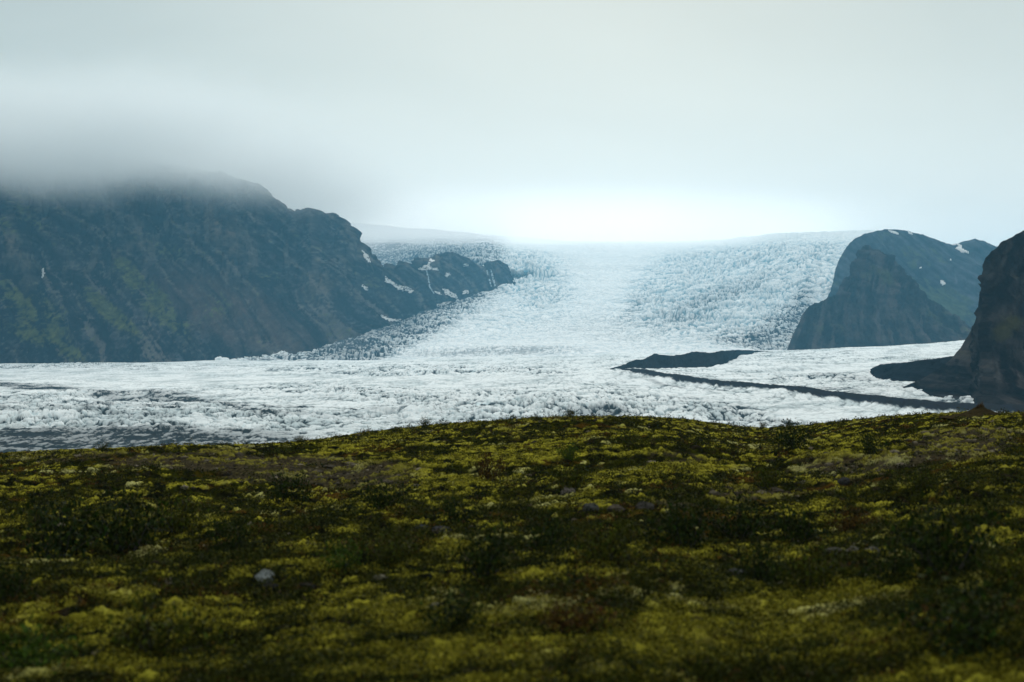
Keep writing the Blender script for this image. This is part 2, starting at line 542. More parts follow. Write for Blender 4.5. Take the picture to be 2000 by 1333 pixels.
def dispR(A, PX, ROW, v):
    X, Z = A[..., 0], A[..., 2]
    s = X + 0.9 * Z + 30 * fbm(X / 200, Z / 200, 3, 71)
    d = 26 * (0.6 - billow(s / 200, Z / 600, 4, 72)) + 10 * fbm(X / 60, Z / 60, 4, 73)
    d += 30 * blob(PX, ROW, 1850, 540, 60, 14, 20)
    return d * ss(v, -0.05, 0.1) * (1 - 0.9 * ss(v, 0.85, 1.0)) * (0.3 + 0.7 * ss(PX, 1610, 1680)) + 2.0 * fbm(X / 16, Z / 16, 3, 74)


def colR(A, PX, ROW, v, d, steep):
    X, Z = A[..., 0], A[..., 2]
    s = X + 0.9 * Z
    st = fbm(s / 35, Z / 300, 4, 75, 0.6)[..., None]; nn = fbm(X / 50, Z / 50, 4, 76, 0.6)
    c = np.array([0.036, 0.036, 0.042]) * np.clip(1 + 0.8 * st, 0.2, 3) * np.clip(1 + 0.6 * nn[..., None], 0.2, 3)
    g = ss(blob(PX, ROW, 1840, 590, 90, 30, 25, 2) + 0.6 * blob(PX, ROW, 1790, 500, 70, 25, 20) + 0.25 + 0.6 * nn, 0.6, 1.2)[..., None] * 0.8
    c = c * (1 - g) + np.array([0.06, 0.07, 0.025]) * g
    return np.clip(c, 0.01, 1)


prof1 = lambda v: v ** 0.9
mr, AR, PR, RR, NR = mountain('mountain', M_rock, pxr, baseR, topR, DbR, DtR, 260, prof1, dispR, colR, back=1400, back_drop=90)
tag(mr, 'rounded grey-blue mountain on the right behind the pointed rock peak', 'mountain', kind='structure')
for p in [[(1732, 450), (1745, 452), (1760, 459), (1752, 459), (1740, 455)], [(1772, 452), (1782, 455), (1783, 460), (1775, 457)],
          [(1866, 476), (1880, 480), (1878, 486), (1893, 492), (1893, 496), (1878, 494), (1866, 486), (1872, 482)],
          [(1856, 478), (1868, 474), (1872, 477), (1862, 480)],
          [(1836, 548), (1843, 548), (1849, 556), (1842, 558), (1836, 553)], [(1794, 522), (1800, 521), (1804, 526), (1797, 526)],
          [(1855, 506), (1858, 506), (1858, 509), (1855, 509)]]:
    drape('snow_patch', mr, AR, PR, RR, NR, p, M_snow, snow_c, lift=1.5, wob=1.4, broken=0.4)

# ------------------------------------------------------------------ pointed peak in front of it
pxp = np.linspace(1538, 2120, 640)
topP = tab(pxp, [(1538, 682), (1546, 660), (1556, 640), (1566, 616), (1580, 600), (1600, 590), (1620, 580), (1636, 572), (1643, 556), (1648, 545), (1660, 540), (1668, 524),
                 (1671, 508), (1680, 500), (1684, 482), (1690, 479), (1704, 485), (1716, 489), (1728, 497), (1744, 505), (1758, 524), (1775, 545), (1790, 560), (1810, 578), (1840, 600), (1870, 622),
                 (1900, 642), (1960, 660), (2120, 672)])
topP = topP + 2.0 * fbm(pxp / 14, pxp * 0, 5, 15, 0.65)
baseP = tab(pxp, [(1538, 690), (1600, 686), (1700, 682), (1800, 676), (1890, 668), (2120, 676)])
DbP = tab(pxp, [(1538, 3330), (1700, 3300), (1890, 3280), (2120, 3280)])
DtP = DbP + tab(pxp, [(1538, 20), (1600, 130), (1640, 260), (1690, 460), (1760, 420), (1850, 330), (1900, 200), (2120, 120)])


def dispP(A, PX, ROW, v):
    X, Z = A[..., 0], A[..., 2]
    s = X - 0.15 * Z + 18 * fbm(X / 90, Z / 90, 3, 81)
    hi = ss(Z, 70, 190)
    d = 27 * (0.7 - billow(s / 80, Z / 240, 4, 82, 0.6)) * (0.5 + hi) + 6 * np.sin((Z + 0.25 * X + 15 * fbm(X / 120, Z / 90, 2, 83)) / 7) * hi + 9 * fbm(X / 28, Z / 28, 4, 84, 0.6)
    return d * ss(v, -0.05, 0.15) * (1 - 0.8 * ss(v, 0.9, 1.0)) * (0.25 + 0.75 * ss(PX, 1545, 1640))


def colP(A, PX, ROW, v, d, steep):
    X, Z = A[..., 0], A[..., 2]
    st = fbm((X - 0.3 * Z) / 22, Z / 130, 4, 85, 0.6)[..., None]; nn = fbm(X / 35, Z / 35, 4, 86, 0.6)
    led = ss(np.sin((Z + 0.3 * X + 18 * fbm(X / 110, Z / 80, 3, 87)) / 6.0) + 0.8 * nn, 0.4, 1.1)[..., None] * 0.6 * ss(Z, 40, 120)[..., None]
    gw = fbm((X - 0.5 * Z) / 30, Z / 260, 3, 88, 0.6) + 0.3 * nn
    c = np.array([0.026, 0.022, 0.022]) * np.clip(1 + 0.8 * st, 0.2, 3) * np.clip(1 + 0.7 * nn[..., None], 0.2, 3)
    lt = ss(gw, 0.1, 0.6)[..., None] * 0.7
    c = c * (1 - lt) + np.array([0.075, 0.058, 0.052]) * lt
    c = c * (1 - led) + np.array([0.008, 0.008, 0.010]) * led
    dg = ss(-gw, 0.25, 0.6)[..., None] * 0.6
    c = c * (1 - dg) + np.array([0.008, 0.008, 0.010]) * dg
    tn = np.clip(blob(PX, ROW, 1730, 640, 90, 35, 10, 2) * (0.4 + 0.6 * st[..., 0]) + 0.8 * blob(PX, ROW, 1672, 655, 8, 10), 0, 1)[..., None]
    c = c * (1 - 0.6 * tn) + np.array([0.11, 0.085, 0.075]) * 0.6 * tn
    g = ss(0.9 * blob(PX, ROW, 1720, 540, 40, 20) + 0.7 * blob(PX, ROW, 1850, 630, 60, 15, 25) + 0.6 * blob(PX, ROW, 1610, 640, 35, 20) + 0.5 * nn, 0.4, 1.1)[..., None] * 0.8
    c = c * (1 - g) + np.array([0.062, 0.066, 0.022]) * g
    return np.clip(c, 0.01, 1)


mp_, AP, PP, RP, NP_ = mountain('rock_peak', M_rock, pxp, baseP, topP, DbP, DtP, 260, prof1, dispP, colP, back=700, back_drop=160)
tag(mp_, 'pointed dark rock peak between the icefall and the valley glacier', 'mountain', kind='structure')

# ------------------------------------------------------------------ near dark cliff at the right edge
pxc = np.concatenate([np.linspace(1762, 2060, 520, endpoint=False), np.linspace(2060, 2800, 160)])
topC = tab(pxc, [(1762, 757), (1772, 752), (1800, 741), (1830, 722), (1858, 701), (1878, 676), (1893, 652), (1903, 628), (1911, 600), (1914, 570), (1917, 540), (1921, 518), (1928, 505), (1937, 492),
                 (1955, 477), (1975, 465), (2000, 450), (2060, 415), (2200, 360), (2800, 300)])
topC = topC + 1.2 * fbm(pxc / 8, pxc * 0, 4, 16)
baseC = tab(pxc, [(1762, 762), (1800, 766), (1840, 773), (1870, 778), (1895, 780), (1910, 792), (1940, 799), (2000, 806), (2200, 830), (2800, 900)])
DbC = near_depth(pxc, np.minimum(baseC, 900)) - 12
DtC = DbC + tab(pxc, [(1762, 10), (1800, 60), (1860, 150), (1900, 210), (1920, 260), (2000, 380), (2200, 500), (2800, 500)])


def dispC(A, PX, ROW, v):
    X, Z = A[..., 0], A[..., 2]
    s = X - 0.9 * Z + 10 * fbm(X / 60, Z / 60, 3, 91)       # slopes fall to the left
    hi = ss(Z, 0, 45)
    d = 9 * (0.7 - billow(s / 60, Z / 260, 4, 92)) * (1 - hi) + hi * (9 * (0.7 - billow((X) / 42, Z / 100, 4, 93, 0.55)) + 2.5 * np.sin((Z + 8 * fbm(X / 60, Z / 60, 2, 94)) / 3.5)) + 1.6 * fbm(X / 9, Z / 9, 4, 95, 0.6)
    return d * ss(v, -0.05, 0.12) * (1 - 0.8 * ss(v, 0.92, 1.0)) * (0.2 + 0.8 * ss(PX, 1790, 1900))


def colC(A, PX, ROW, v, d, steep):
    X, Z = A[..., 0], A[..., 2]
    st = fbm((X - 0.9 * Z) / 9, Z / 80, 4, 96, 0.6)[..., None]; nn = fbm(X / 22, Z / 22, 4, 97, 0.6)
    scree = (1 - ss(Z, -30, 50))[..., None]
    c = (np.array([0.014, 0.012, 0.011]) * (1 - scree) + np.array([0.030, 0.026, 0.024]) * scree) * np.clip(1 + 1.0 * st, 0.2, 3) * np.clip(1 + 0.7 * nn[..., None], 0.2, 3)
    g = ss(blob(PX, ROW, 1965, 645, 50, 20, -35, 2) + 0.5 * nn + 0.3 * st[..., 0], 0.3, 1.2)[..., None] * 0.8
    c = c * (1 - g) + np.array([0.036, 0.032, 0.008]) * g
    return np.clip(c, 0.006, 1)


mc, AC, PC, RC, NC = mountain('cliff', M_cliff, pxc, baseC, topC, DbC, DtC, 420, lambda v: v ** 0.8, dispC, colC, back=500, back_drop=0, skirt=60)
tag(mc, 'near dark brown cliff at the right edge dropping to the glacier', 'cliff', kind='structure')


# ------------------------------------------------------------------ low dark hills on the ice
def low_hill(label, pts, base, D, depth, seed, col, rough=3.0):
    px = np.linspace(pts[0][0], pts[-1][0], 420)
    top = tab(px, pts); bs = tab(px, base)
    hgt = np.clip(bs - top, 0, None)
    top = top + 0.9 * fbm(px / 9, px * 0, 4, seed) * np.clip(hgt / 12, 0, 1)
    Db = near_depth(px, bs) - 10
    Dt = Db + depth * np.clip(hgt / 25, 0.02, 1)

    def dsp(A, PX, ROW, v):
        X, Z = A[..., 0], A[..., 2]
        return (rough * 1.6 * (0.6 - billow((X + 0.6 * Z) / 45, Z / 90, 3, seed + 1)) + rough * 0.5 * fbm(X / 9, Z / 9, 4, seed + 2)) * ss(v, -0.05, 0.2) * (1 - 0.7 * ss(v, 0.85, 1))

    def cl(A, PX, ROW, v, d, steep):
        X, Z = A[..., 0], A[..., 2]
        return np.clip(np.array(col) * (1 + 0.35 * fbm(X / 18, Z / 12, 4, seed + 3)[..., None]), 0.01, 1)
    o, *_ = mountain('hill', M_debris, px, bs, top, Db, Dt, 90, lambda v: v, dsp, cl, back=depth * 1.5, back_drop=45, skirt=14)
    return tag(o, label, 'hill', kind='structure')


low_hill('low dark debris ridge rising from the middle of the glacier',
         [(1192, 723), (1205, 717), (1222, 711), (1240, 704), (1262, 700), (1278, 691), (1290, 693), (1310, 696), (1335, 693), (1360, 687), (1385, 690), (1410, 685), (1435, 684), (1462, 684), (1500, 688), (1520, 690)],
         [(1192, 724), (1240, 725), (1300, 723), (1380, 721), (1410, 716), (1425, 706), (1445, 697), (1475, 691), (1520, 690)],
         [(1192, 2300), (1380, 2320), (1440, 2650), (1520, 3150)], 90, 110, (0.014, 0.014, 0.015))
low_hill('low dark rocky hill on the ice beside the near cliff',
         [(1698, 727), (1708, 718), (1722, 712), (1745, 710), (1780, 708), (1805, 704), (1830, 701), (1860, 696), (1900, 690)],
         [(1698, 728), (1705, 736), (1725, 741), (1745, 750), (1790, 756), (1850, 760), (1900, 765)],
         [(1698, 1960), (1740, 1850), (1790, 1780), (1900, 1700)], 110, 120, (0.010, 0.011, 0.013))

# ------------------------------------------------------------------ glacier: the near ice field
LINE = [(1100, 716), (1195, 722), (1240, 730), (1300, 738), (1400, 751), (1500, 762), (1600, 774), (1700, 785), (1800, 795), (1900, 803), (2000, 808), (2800, 840)]


def qn(a):
    """spread a noise field evenly over 0..1"""
    q = np.quantile(a[::7, ::7], np.linspace(0, 1, 65))
    return np.interp(a, q, np.linspace(0, 1, 65))


def near_ice():
    px = np.concatenate([np.linspace(-900, -40, 160, endpoint=False), np.linspace(-40, 2040, 1900, endpoint=False), np.linspace(2040, 2800, 140)])
    nr = 520
    t = np.linspace(0, 1, nr) ** 1.15
    cr = crest(px)[None, :]
    row = cr + (915 - cr) * t[:, None]
    tt = (row - cr) / (915 - cr)
    D = 1 / ((1 - tt) / 3200 + tt / 640)
    PX = np.broadcast_to(px[None, :], row.shape)
    P = to_xyz(PX, row, D)
    X, Y = P[..., 0], P[..., 1]
    Yw = 700 * np.log(Y / 640)           # crevasses open wider up-glacier
    wx = X + 22 * fbm(X / 150, Yw / 120, 3, 131); wy = Yw + 14 * fbm(X / 110, Yw / 110, 3, 132)
    # roughness of the ice from place to place
    A = 0.30 + 0.25 * fbm(X / 350, Y / 350, 3, 133)
    A = A + 0.9 * blob(PX, row, 1080, 800, 330, 26, 0, 2) + 0.75 * blob(PX, row, 250, 815, 480, 42, 2, 2) + 0.55 * blob(PX, row, 870, 724, 260, 12, 1, 2)
    A = A + 0.5 * blob(PX, row, 700, 765, 200, 16, 4, 2) + 0.45 * blob(PX, row, 1500, 812, 260, 16, 8, 2) + 0.7 * blob(PX, row, 1870, 778, 50, 8, 10, 2) + 0.5 * blob(PX, row, 1520, 735, 130, 7, 0, 2)
    A = A + 0.6 * blob(PX, row, 100, 715, 180, 6, 0, 2)
    A = A * (1 - 0.75 * blob(PX, row, 250, 735, 500, 13, 1, 2)) * (1 - 0.7 * blob(PX, row, 850, 703, 420, 6, -1, 2))
    A = np.clip(A, 0.1, 1.5) * ss(tt, 0.0, 0.02)
    lam = 1 + 0.5 * ss(Y, 1200, 3000)
    jx = 3.0 * fbm(X / 12, Yw / 14, 3, 144); jy = 3.0 * fbm(X / 12, Yw / 14, 3, 146)
    g1, h1, t1 = cells((wx - 0.35 * wy + jx) / 15, (wy + 0.1 * wx + jy) / 20, 1)
    g2, h2, t2 = cells((wx + 0.3 * wy + jx) / 6.5, (wy - 0.1 * wx + jy) / 10, 2)
    up1 = np.clip(g1 / 0.45, 0, 1) ** 0.55; up2 = np.clip(g2 / 0.4, 0, 1) ** 0.6
    b = 0.62 * up1 + 0.38 * up2; ridg = up2
    hump = fbm(wx / 45, wy / 70, 3, 147)
    z = A * (3.5 * (up1 * (0.55 + 0.6 * h1) - 0.5 + 0.9 * t1) + 1.7 * (up2 * (0.5 + 0.7 * h2) - 0.5 + 0.9 * t2) + 3.0 * hump) + 5 * fbm(X / 400, Y / 260, 3, 142)
    z = z + 0.6 * fbm(X / 5, Yw / 12, 3, 143, 0.6) * (0.3 + A)
    # medial moraine: a low ridge of debris
    ln = tab(PX, LINE) + 1.0 * fbm(X / 60, Y / 60, 3, 145)
    w = tab(PX, [(1100, 0.3), (1195, 1.0), (1240, 3.0), (1300, 4.0), (1600, 4.6), (1850, 6.0), (2000, 6.5), (2800, 10)])
    e = (row - ln) / w
    mor = np.exp(-np.abs(e) ** 2.6)
    z = z * (1 - 0.7 * mor) + (5.0 + 1.0 * (b - 0.5)) * mor * ss(PX, 1180, 1260)
    P[..., 2] += z
    # tail that drops behind the crest
    k = np.linspace(1, 0, 6)[:-1, None]
    Pt = P[0][None] + np.stack([np.zeros_like(px)[None] * k, 500 * k + 0 * px[None], -70 * k + 0 * px[None]], -1)
    # ---- colours
    white = np.array([0.78, 0.81, 0.805]); grey = np.array([0.36, 0.44, 0.45]); dirt = np.array([0.008, 0.017, 0.023]); blue = np.array([0.45, 0.62, 0.66])
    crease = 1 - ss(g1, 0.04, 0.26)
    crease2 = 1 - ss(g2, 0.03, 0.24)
    fine = fbm(X / 3.6, Yw / 26, 3, 150, 0.65); med = fbm(wx / 60, wy / 22, 4, 151, 0.6)
    big = fbm(X / 500, Y / 120, 3, 152)
    c = white * (1 + 0.05 * fine[..., None])
    g = np.clip(0.45 * ss(med + 0.4 * big, -0.2, 0.7) + 0.25 * ss(row, 740, 860), 0, 0.7)[..., None]
    c = c * (1 - g) + grey * g
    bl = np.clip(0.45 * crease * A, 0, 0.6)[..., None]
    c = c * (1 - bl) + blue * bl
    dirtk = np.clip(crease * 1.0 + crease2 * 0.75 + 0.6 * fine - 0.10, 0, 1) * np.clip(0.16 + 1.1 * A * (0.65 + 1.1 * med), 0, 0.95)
    # streaks of debris carried along the flow
    sr = row - 0.055 * (PX - 300) - 5 * fbm(PX / 160, row / 30, 3, 155)
    stk = lambda r0, wd, x0, x1, k: k * np.exp(-((sr - r0) / wd) ** 2) * ss(PX, x0 - 90, x0 + 60) * (1 - ss(PX, x1 - 90, x1 + 90))
    S = stk(773, 5, -200, 420, 1.0) + stk(778, 3.5, 420, 760, 0.8) + stk(797, 5, -100, 560, 0.75) + stk(822, 3, -100, 330, 0.5) + stk(800, 4, 500, 900, 0.35)
    S = S * (0.45 + 0.9 * ss(med + 0.6 * fine, -0.4, 0.8))
    low = ss(row, 830 + 0.035 * PX + 10 * fbm(PX / 90, row / 40, 3, 157), 852 + 0.035 * PX + 10 * fbm(PX / 90, row / 40, 3, 157)) * (1 - ss(PX, 380, 640))
    patch = 0.9 * blob(PX, row, 1180, 806, 80, 6, 0, 2) + 0.5 * blob(PX, row, 1420, 790, 80, 6, 8) + 0.7 * blob(PX, row, 560, 866, 60, 12) + 0.55 * blob(PX, row, 1650, 736, 70, 5, 5, 2) + 0.5 * blob(PX, row, 1560, 830, 160, 5, 9)
    m2 = 0.95 * np.exp(-((row - ln + 9 + 0.01 * (PX - 1500)) / (2.0 + 3.5 * ss(PX, 1350, 1800))) ** 2) * ss(PX, 1290, 1500) * (0.55 + 0.9 * fbm(X / 45, Y / 12, 3, 158))
    m3 = 0.5 * np.exp(-((row - ln - 2.2 * w) / 1.4) ** 2) * ss(PX, 1200, 1300) * (1 - ss(PX, 1400, 1500))
    lw = np.clip(low * (0.60 + 0.75 * ss(-b + 0.6 * med + 0.5 * fine, -1.1, -0.25)), 0, 1)
    dk = np.clip(dirtk + S + lw + patch * (0.4 + 0.7 * crease) + m2 + m3, 0, 0.96)
    dk = np.maximum(dk, ss(mor + 0.14 * fine + 0.12 * med, 0.30, 0.58) * ss(PX, 1170, 1215))[..., None]
    c = c * (1 - dk) + dirt * (1 + 0.25 * fine[..., None]) * dk
    c = np.clip(c, 0.02, 0.9)
    ct = np.broadcast_to(c[0][None], (5,) + c[0].shape)
    Pall = np.concatenate([Pt, P], 0); call = np.concatenate([ct, c], 0)
    o = mesh_obj('glacier', Pall, grid_faces(Pall.shape[0], len(px)), M_ice, cols={'Col': call})
    return tag(o, 'broad crevassed white glacier tongue with dark debris bands', 'glacier', kind='structure')


near_ice()


# ------------------------------------------------------------------ icefall and ice cap behind
def far_ice():
    px = np.linspace(420, 1715, 1250)
    top = tab(px, [(420, 446), (600, 440), (700, 438), (800, 446), (900, 455), (1000, 463), (1100, 470), (1250, 473), (1400, 470), (1450, 464), (1500, 459), (1560, 455), (1640, 451), (1700, 449), (1790, 452)])
    nr = 620
    t = np.linspace(0, 1, nr)[:, None]
    row = 722 + (top[None, :] - 722) * t
    PX = np.broadcast_to(px[None, :], row.shape)
    D = ice_depth(row)
    # the right-hand icefall is steeper and its lip nearer
    k = ss(PX, 1350, 1600)
    D = D * (1 - k) + np.interp(row, [445, 470, 520, 560, 600, 660, 700, 740], [6900, 6400, 5800, 5350, 4900, 4000, 3500, 3200]) * k
    # overhanging lobe at the left: steep front
    k2 = blob(PX, row, 930, 495, 190, 30, 8, 2)
    D = D - 550 * k2 * ss(row, 462, 500)
    # broad bulges seen in the photograph
    D = D - 90 * blob(PX, row, 1400, 600, 150, 40, -10, 1) + 60 * blob(PX, row, 1250, 590, 40, 60, 30, 1)
    P = to_xyz(PX, row, D)
    X, Y, Z = P[..., 0], P[..., 1], P[..., 2]
    wx = X + 60 * fbm(X / 260, Y / 260, 3, 160); wy = Y + 60 * fbm(X / 260, Y / 260, 3, 161)
    A = 0.16 + 0.10 * fbm(X / 500, Y / 500, 3, 162)
    A = A + 1.0 * blob(PX, row, 1460, 540, 230, 95, -12, 3) + 0.5 * blob(PX, row, 1420, 640, 190, 45, 8, 2) + 0.75 * blob(PX, row, 920, 500, 175, 34, 8, 2) + 0.7 * blob(PX, row, 1040, 555, 75, 45, 15, 2)
    A = A + 0.55 * blob(PX, row, 800, 650, 190, 26, -24, 2) + 0.5 * blob(PX, row, 620, 692, 150, 12, -3, 2) + 0.3 * blob(PX, row, 1000, 620, 120, 30, -10)
    A = A * (1 - 0.75 * blob(PX, row, 1190, 510, 75, 60, -30, 2)) * (1 - 0.8 * blob(PX, row, 700, 470, 110, 26, 20, 2)) * (1 - 0.6 * blob(PX, row, 1090, 672, 220, 9, 0, 2))
    A = A * (1 - 0.85 * blob(PX, row, 690, 492, 62, 40, 35, 2))
    A = np.clip(A, 0.05, 1.3) * (0.12 + 0.88 * (1 - ss(t, 0.86, 0.99)))
    jx = 6.0 * fbm(X / 30, Y / 50, 3, 174); jy = 9.0 * fbm(X / 30, Y / 50, 3, 176)
    g1, h1, t1 = cells((wx - 0.2 * wy + jx) / 25, (wy + 0.25 * wx + jy) / 52, 3)
    g2, h2, t2 = cells((wx + 0.2 * wy + jx) / 10.5, (wy - 0.1 * wx + jy) / 30, 4)
    g3, h3, t3 = cells((wx + jx) / 60, (wy + 0.1 * wx + jy) / 34, 5)      # long crevasses across the flow
    up1 = np.clip(g1 / 0.45, 0, 1) ** 0.55; up2 = np.clip(g2 / 0.4, 0, 1) ** 0.6; up3 = np.clip(g3 / 0.35, 0, 1) ** 0.6
    cross = np.clip(1.1 - 1.3 * A, 0, 1)
    b = 0.6 * up1 + 0.4 * up2
    z = A * (12.5 * (up1 * (0.5 + 0.7 * h1) - 0.5 + 0.8 * t1) + 5.5 * (up2 * (0.5 + 0.7 * h2) - 0.5 + 0.8 * t2) + 16 * fbm(wx / 130, wy / 200, 3, 175)) + cross * 4.5 * (up3 - 0.5)
    z = z + 8 * fbm(X / 600, Y / 500, 3, 172) + 1.2 * fbm(X / 12, Y / 30, 3, 173, 0.6) * (0.3 + A)
    P[..., 2] += z
    P[..., 1] -= 0.35 * z
    white = np.array([0.88, 0.885, 0.87]); blue = np.array([0.17, 0.36, 0.45]); dirt = np.array([0.02, 0.03, 0.04]); grey = np.array([0.55, 0.63, 0.66])
    fine = fbm(X / 8, Y / 45, 3, 180, 0.65); med = fbm(wx / 120, wy / 90, 4, 181, 0.6)
    cre = np.maximum(1 - ss(g1, 0.04, 0.28), 0.95 * cross * (1 - ss(g3, 0.03, 0.22))); cre2 = 1 - ss(g2, 0.03, 0.26)
    c = white * (1 + 0.03 * fine[..., None])
    g = np.clip(0.12 * ss(med, -0.2, 0.7) * np.clip(0.25 + A, 0, 1), 0, 0.6)[..., None]
    c = c * (1 - g) + grey * g
    bl = np.clip((0.62 * cre + 0.45 * cre2) * np.clip(0.16 + A, 0, 1) + 0.08 * blob(PX, row, 1440, 600, 170, 45, 0, 2), 0, 0.95)[..., None]
    c = c * (1 - bl) + blue * bl
    # debris picked up along both margins
    base = np.interp(PX, [420, 500, 540, 600, 648, 690, 720, 780, 855, 927, 1006], [712, 708, 700, 690, 677, 667, 650, 629, 603, 578, 558])
    edge = np.exp(-np.clip(row - base, 0, None) / 15.0) * (1 - ss(PX, 900, 1010)) * ss(PX, 560, 680)
    Dm = edge * 2.0 + 1.4 * blob(PX, row, 745, 668, 140, 26, -20, 2) + 1.0 * blob(PX, row, 600, 696, 120, 9, -5, 2)
    Dm = Dm + 0.9 * blob(PX, row, 1515, 650, 60, 38, -35, 2) + 0.75 * blob(PX, row, 1470, 662, 80, 16, 0, 2) + 1.0 * blob(PX, row, 1560, 610, 22, 55, 20, 2) + 0.55 * blob(PX, row, 1400, 585, 110, 20, -20, 1) + 0.3 * blob(PX, row, 1240, 600, 40, 16, -45)
    Dm = Dm + 0.35 * blob(PX, row, 960, 690, 190, 8, 0, 2) + 0.16 * blob(PX, row, 1250, 640, 200, 30, 0, 2) + 0.05
    dk = np.clip(Dm * (0.22 + 1.1 * ss(cre * 0.6 + cre2 * 0.5 + 0.6 * fine + 0.4 * med, 0.05, 0.8)), 0, 0.95)[..., None]
    c = c * (1 - dk) + dirt * dk
    c = np.clip(c, 0.02, 0.9)
    # plateau of the ice cap running back
    kk = np.linspace(0, 1, 8)[1:, None]
    Pb = P[-1][None] + np.stack([0 * px[None] * kk, 2500 * kk + 0 * px[None], 40 * kk + 0 * px[None]], -1)
    cb = np.broadcast_to(c[-1][None], (7,) + c[-1].shape)
    Pa = np.concatenate([P, Pb], 0); ca = np.concatenate([c, cb], 0)
    o = mesh_obj('icefall', Pa, grid_faces(Pa.shape[0], len(px)), M_ice, cols={'Col': ca})
    return tag(o, 'white icefall spilling down from the ice cap in the centre', 'icefall', kind='structure')


far_ice()

# ------------------------------------------------------------------ foreground moor
CREST = [(-3000, 960), (-600, 925), (-200, 905), (0, 893), (150, 884), (300, 878), (450, 876), (580, 868), (650, 858), (720, 847), (800, 838), (860, 831), (950, 825), (1050, 818), (1150, 815), (1250, 816), (1330, 820),
         (1400, 829), (1450, 836), (1500, 838), (1560, 834), (1650, 824), (1730, 816), (1800, 811), (1900, 807), (2000, 810), (2200, 812), (2600, 830), (5000, 860)]
DC = [(-3000, 60), (0, 62), (300, 66), (580, 62), (800, 70), (1100, 78), (1300, 76), (1480, 84), (1600, 78), (1800, 66), (1950, 60), (2200, 56), (5000, 50)]


def gz(x, y, micro=True):
    """height of the moor"""
    x = np.asarray(x, float); y = np.asarray(y, float)
    px = 1000 + F * x / y
    dc = tab(px, DC); zc = -dc * (tab(px, CREST) - H) / F
    t = np.clip(y / dc, 0, 1)
    z = -2.15 + (zc + 2.15) * t
    z = z + 0.22 * fbm(x / 11, y / 9, 3, 200) * np.sin(np.pi * t) + 0.12 * fbm(x / 3.2, y / 3.2, 2, 203) * np.clip(np.sin(np.pi * t) * 1.6, 0, 1)
    # hummocks
    z = z + 0.55 * np.exp(-(((px - 330) / 330) ** 2 + ((y - 47) / 8) ** 2)) - 0.35 * np.exp(-(((px - 700) / 500) ** 2 + ((y - 33) / 6) ** 2))
    z = z + 0.45 * np.exp(-(((px - 1500) / 260) ** 2 + ((y - 40) / 6) ** 2)) + 0.5 * np.exp(-(((px - 1150) / 240) ** 2 + ((y - 58) / 7) ** 2)) - 0.3 * np.exp(-(((px - 1650) / 220) ** 2 + ((y - 54) / 5) ** 2))
    b = np.clip(y - dc, 0, None)
    z = z - 0.06 * b - 0.0009 * b * b
    return np.maximum(z, -85.0)


def cover(x, y):
    """moss, heath, gravel, rust, pale-lichen shares of the ground"""
    px = 1000 + F * x / y
    dc = tab(px, DC)
    row = H - F * gz(x, y) / y
    n1 = fbm(x / 6.0, y / 4.5, 4, 210, 0.55); n2 = fbm(x / 1.8, y / 1.0, 3, 215, 0.6); n3 = fbm(x / 0.55, y / 0.42, 3, 220, 0.6)
    gravel = (1.1 * blob(px, row, 560, 917, 290, 36, 4, 2) + 0.8 * blob(px, row, 160, 900, 200, 18, 0, 2) + 0.85 * blob(px, row, 1430, 980, 240, 22, -3, 2) + 0.7 * blob(px, row, 1750, 900, 260, 40, -6, 2)
              + 0.7 * blob(px, row, 1340, 895, 150, 18, -4, 2) + 0.5 * blob(px, row, 950, 850, 180, 14, -8, 2) + 0.5 * blob(px, row, 1880, 850, 130, 34, 0, 2))
    gravel = ss(gravel + 0.45 * n1 + 0.35 * n2, 0.45, 0.9)
    moss = (1.0 * blob(px, row, 1020, 890, 170, 28, -4, 2) + 0.95 * blob(px, row, 1650, 880, 110, 26, -8, 2) + 0.9 * blob(px, row, 880, 945, 130, 20, 8, 2) + 0.9 * blob(px, row, 1300, 925, 200, 16, -6, 2)
            + 0.95 * blob(px, row, 330, 1205, 400, 44, 3, 2) + 0.8 * blob(px, row, 1250, 1215, 420, 30, 2, 2) + 0.8 * blob(px, row, 1100, 1300, 460, 40, 0, 2) + 0.85 * blob(px, row, 1450, 1090, 200, 16, 0, 2)
            + 0.6 * blob(px, row, 1850, 1065, 120, 14) + 0.6 * blob(px, row, 250, 965, 200, 16, 0, 2) + 0.6 * blob(px, row, 1640, 1230, 240, 60, 0, 2) + 0.5 * blob(px, row, 840, 1180, 200, 60, 0, 2) + 0.7 * blob(px, row, 720, 870, 120, 14, -8))
    moss = moss + 0.45 * ss(row, 1150, 1260)
    moss = ss(moss * 0.70 + 0.03 + 0.35 * n1 + 0.95 * n2 + 1.0 * n3, 0.38, 1.0)
    rust = ss(fbm(x / 2.6, y / 2.2, 3, 230, 0.6) + 0.5 * n3, 0.35, 0.9)
    pale = ss(fbm(x / 3.4, y / 2.8, 3, 236, 0.6) + 0.3 * n3 + 0.6 * blob(px, row, 820, 930, 120, 22) + 0.5 * blob(px, row, 1270, 1160, 500, 30), 0.45, 1.0)
    return moss, gravel, rust, pale, n1, n2, n3


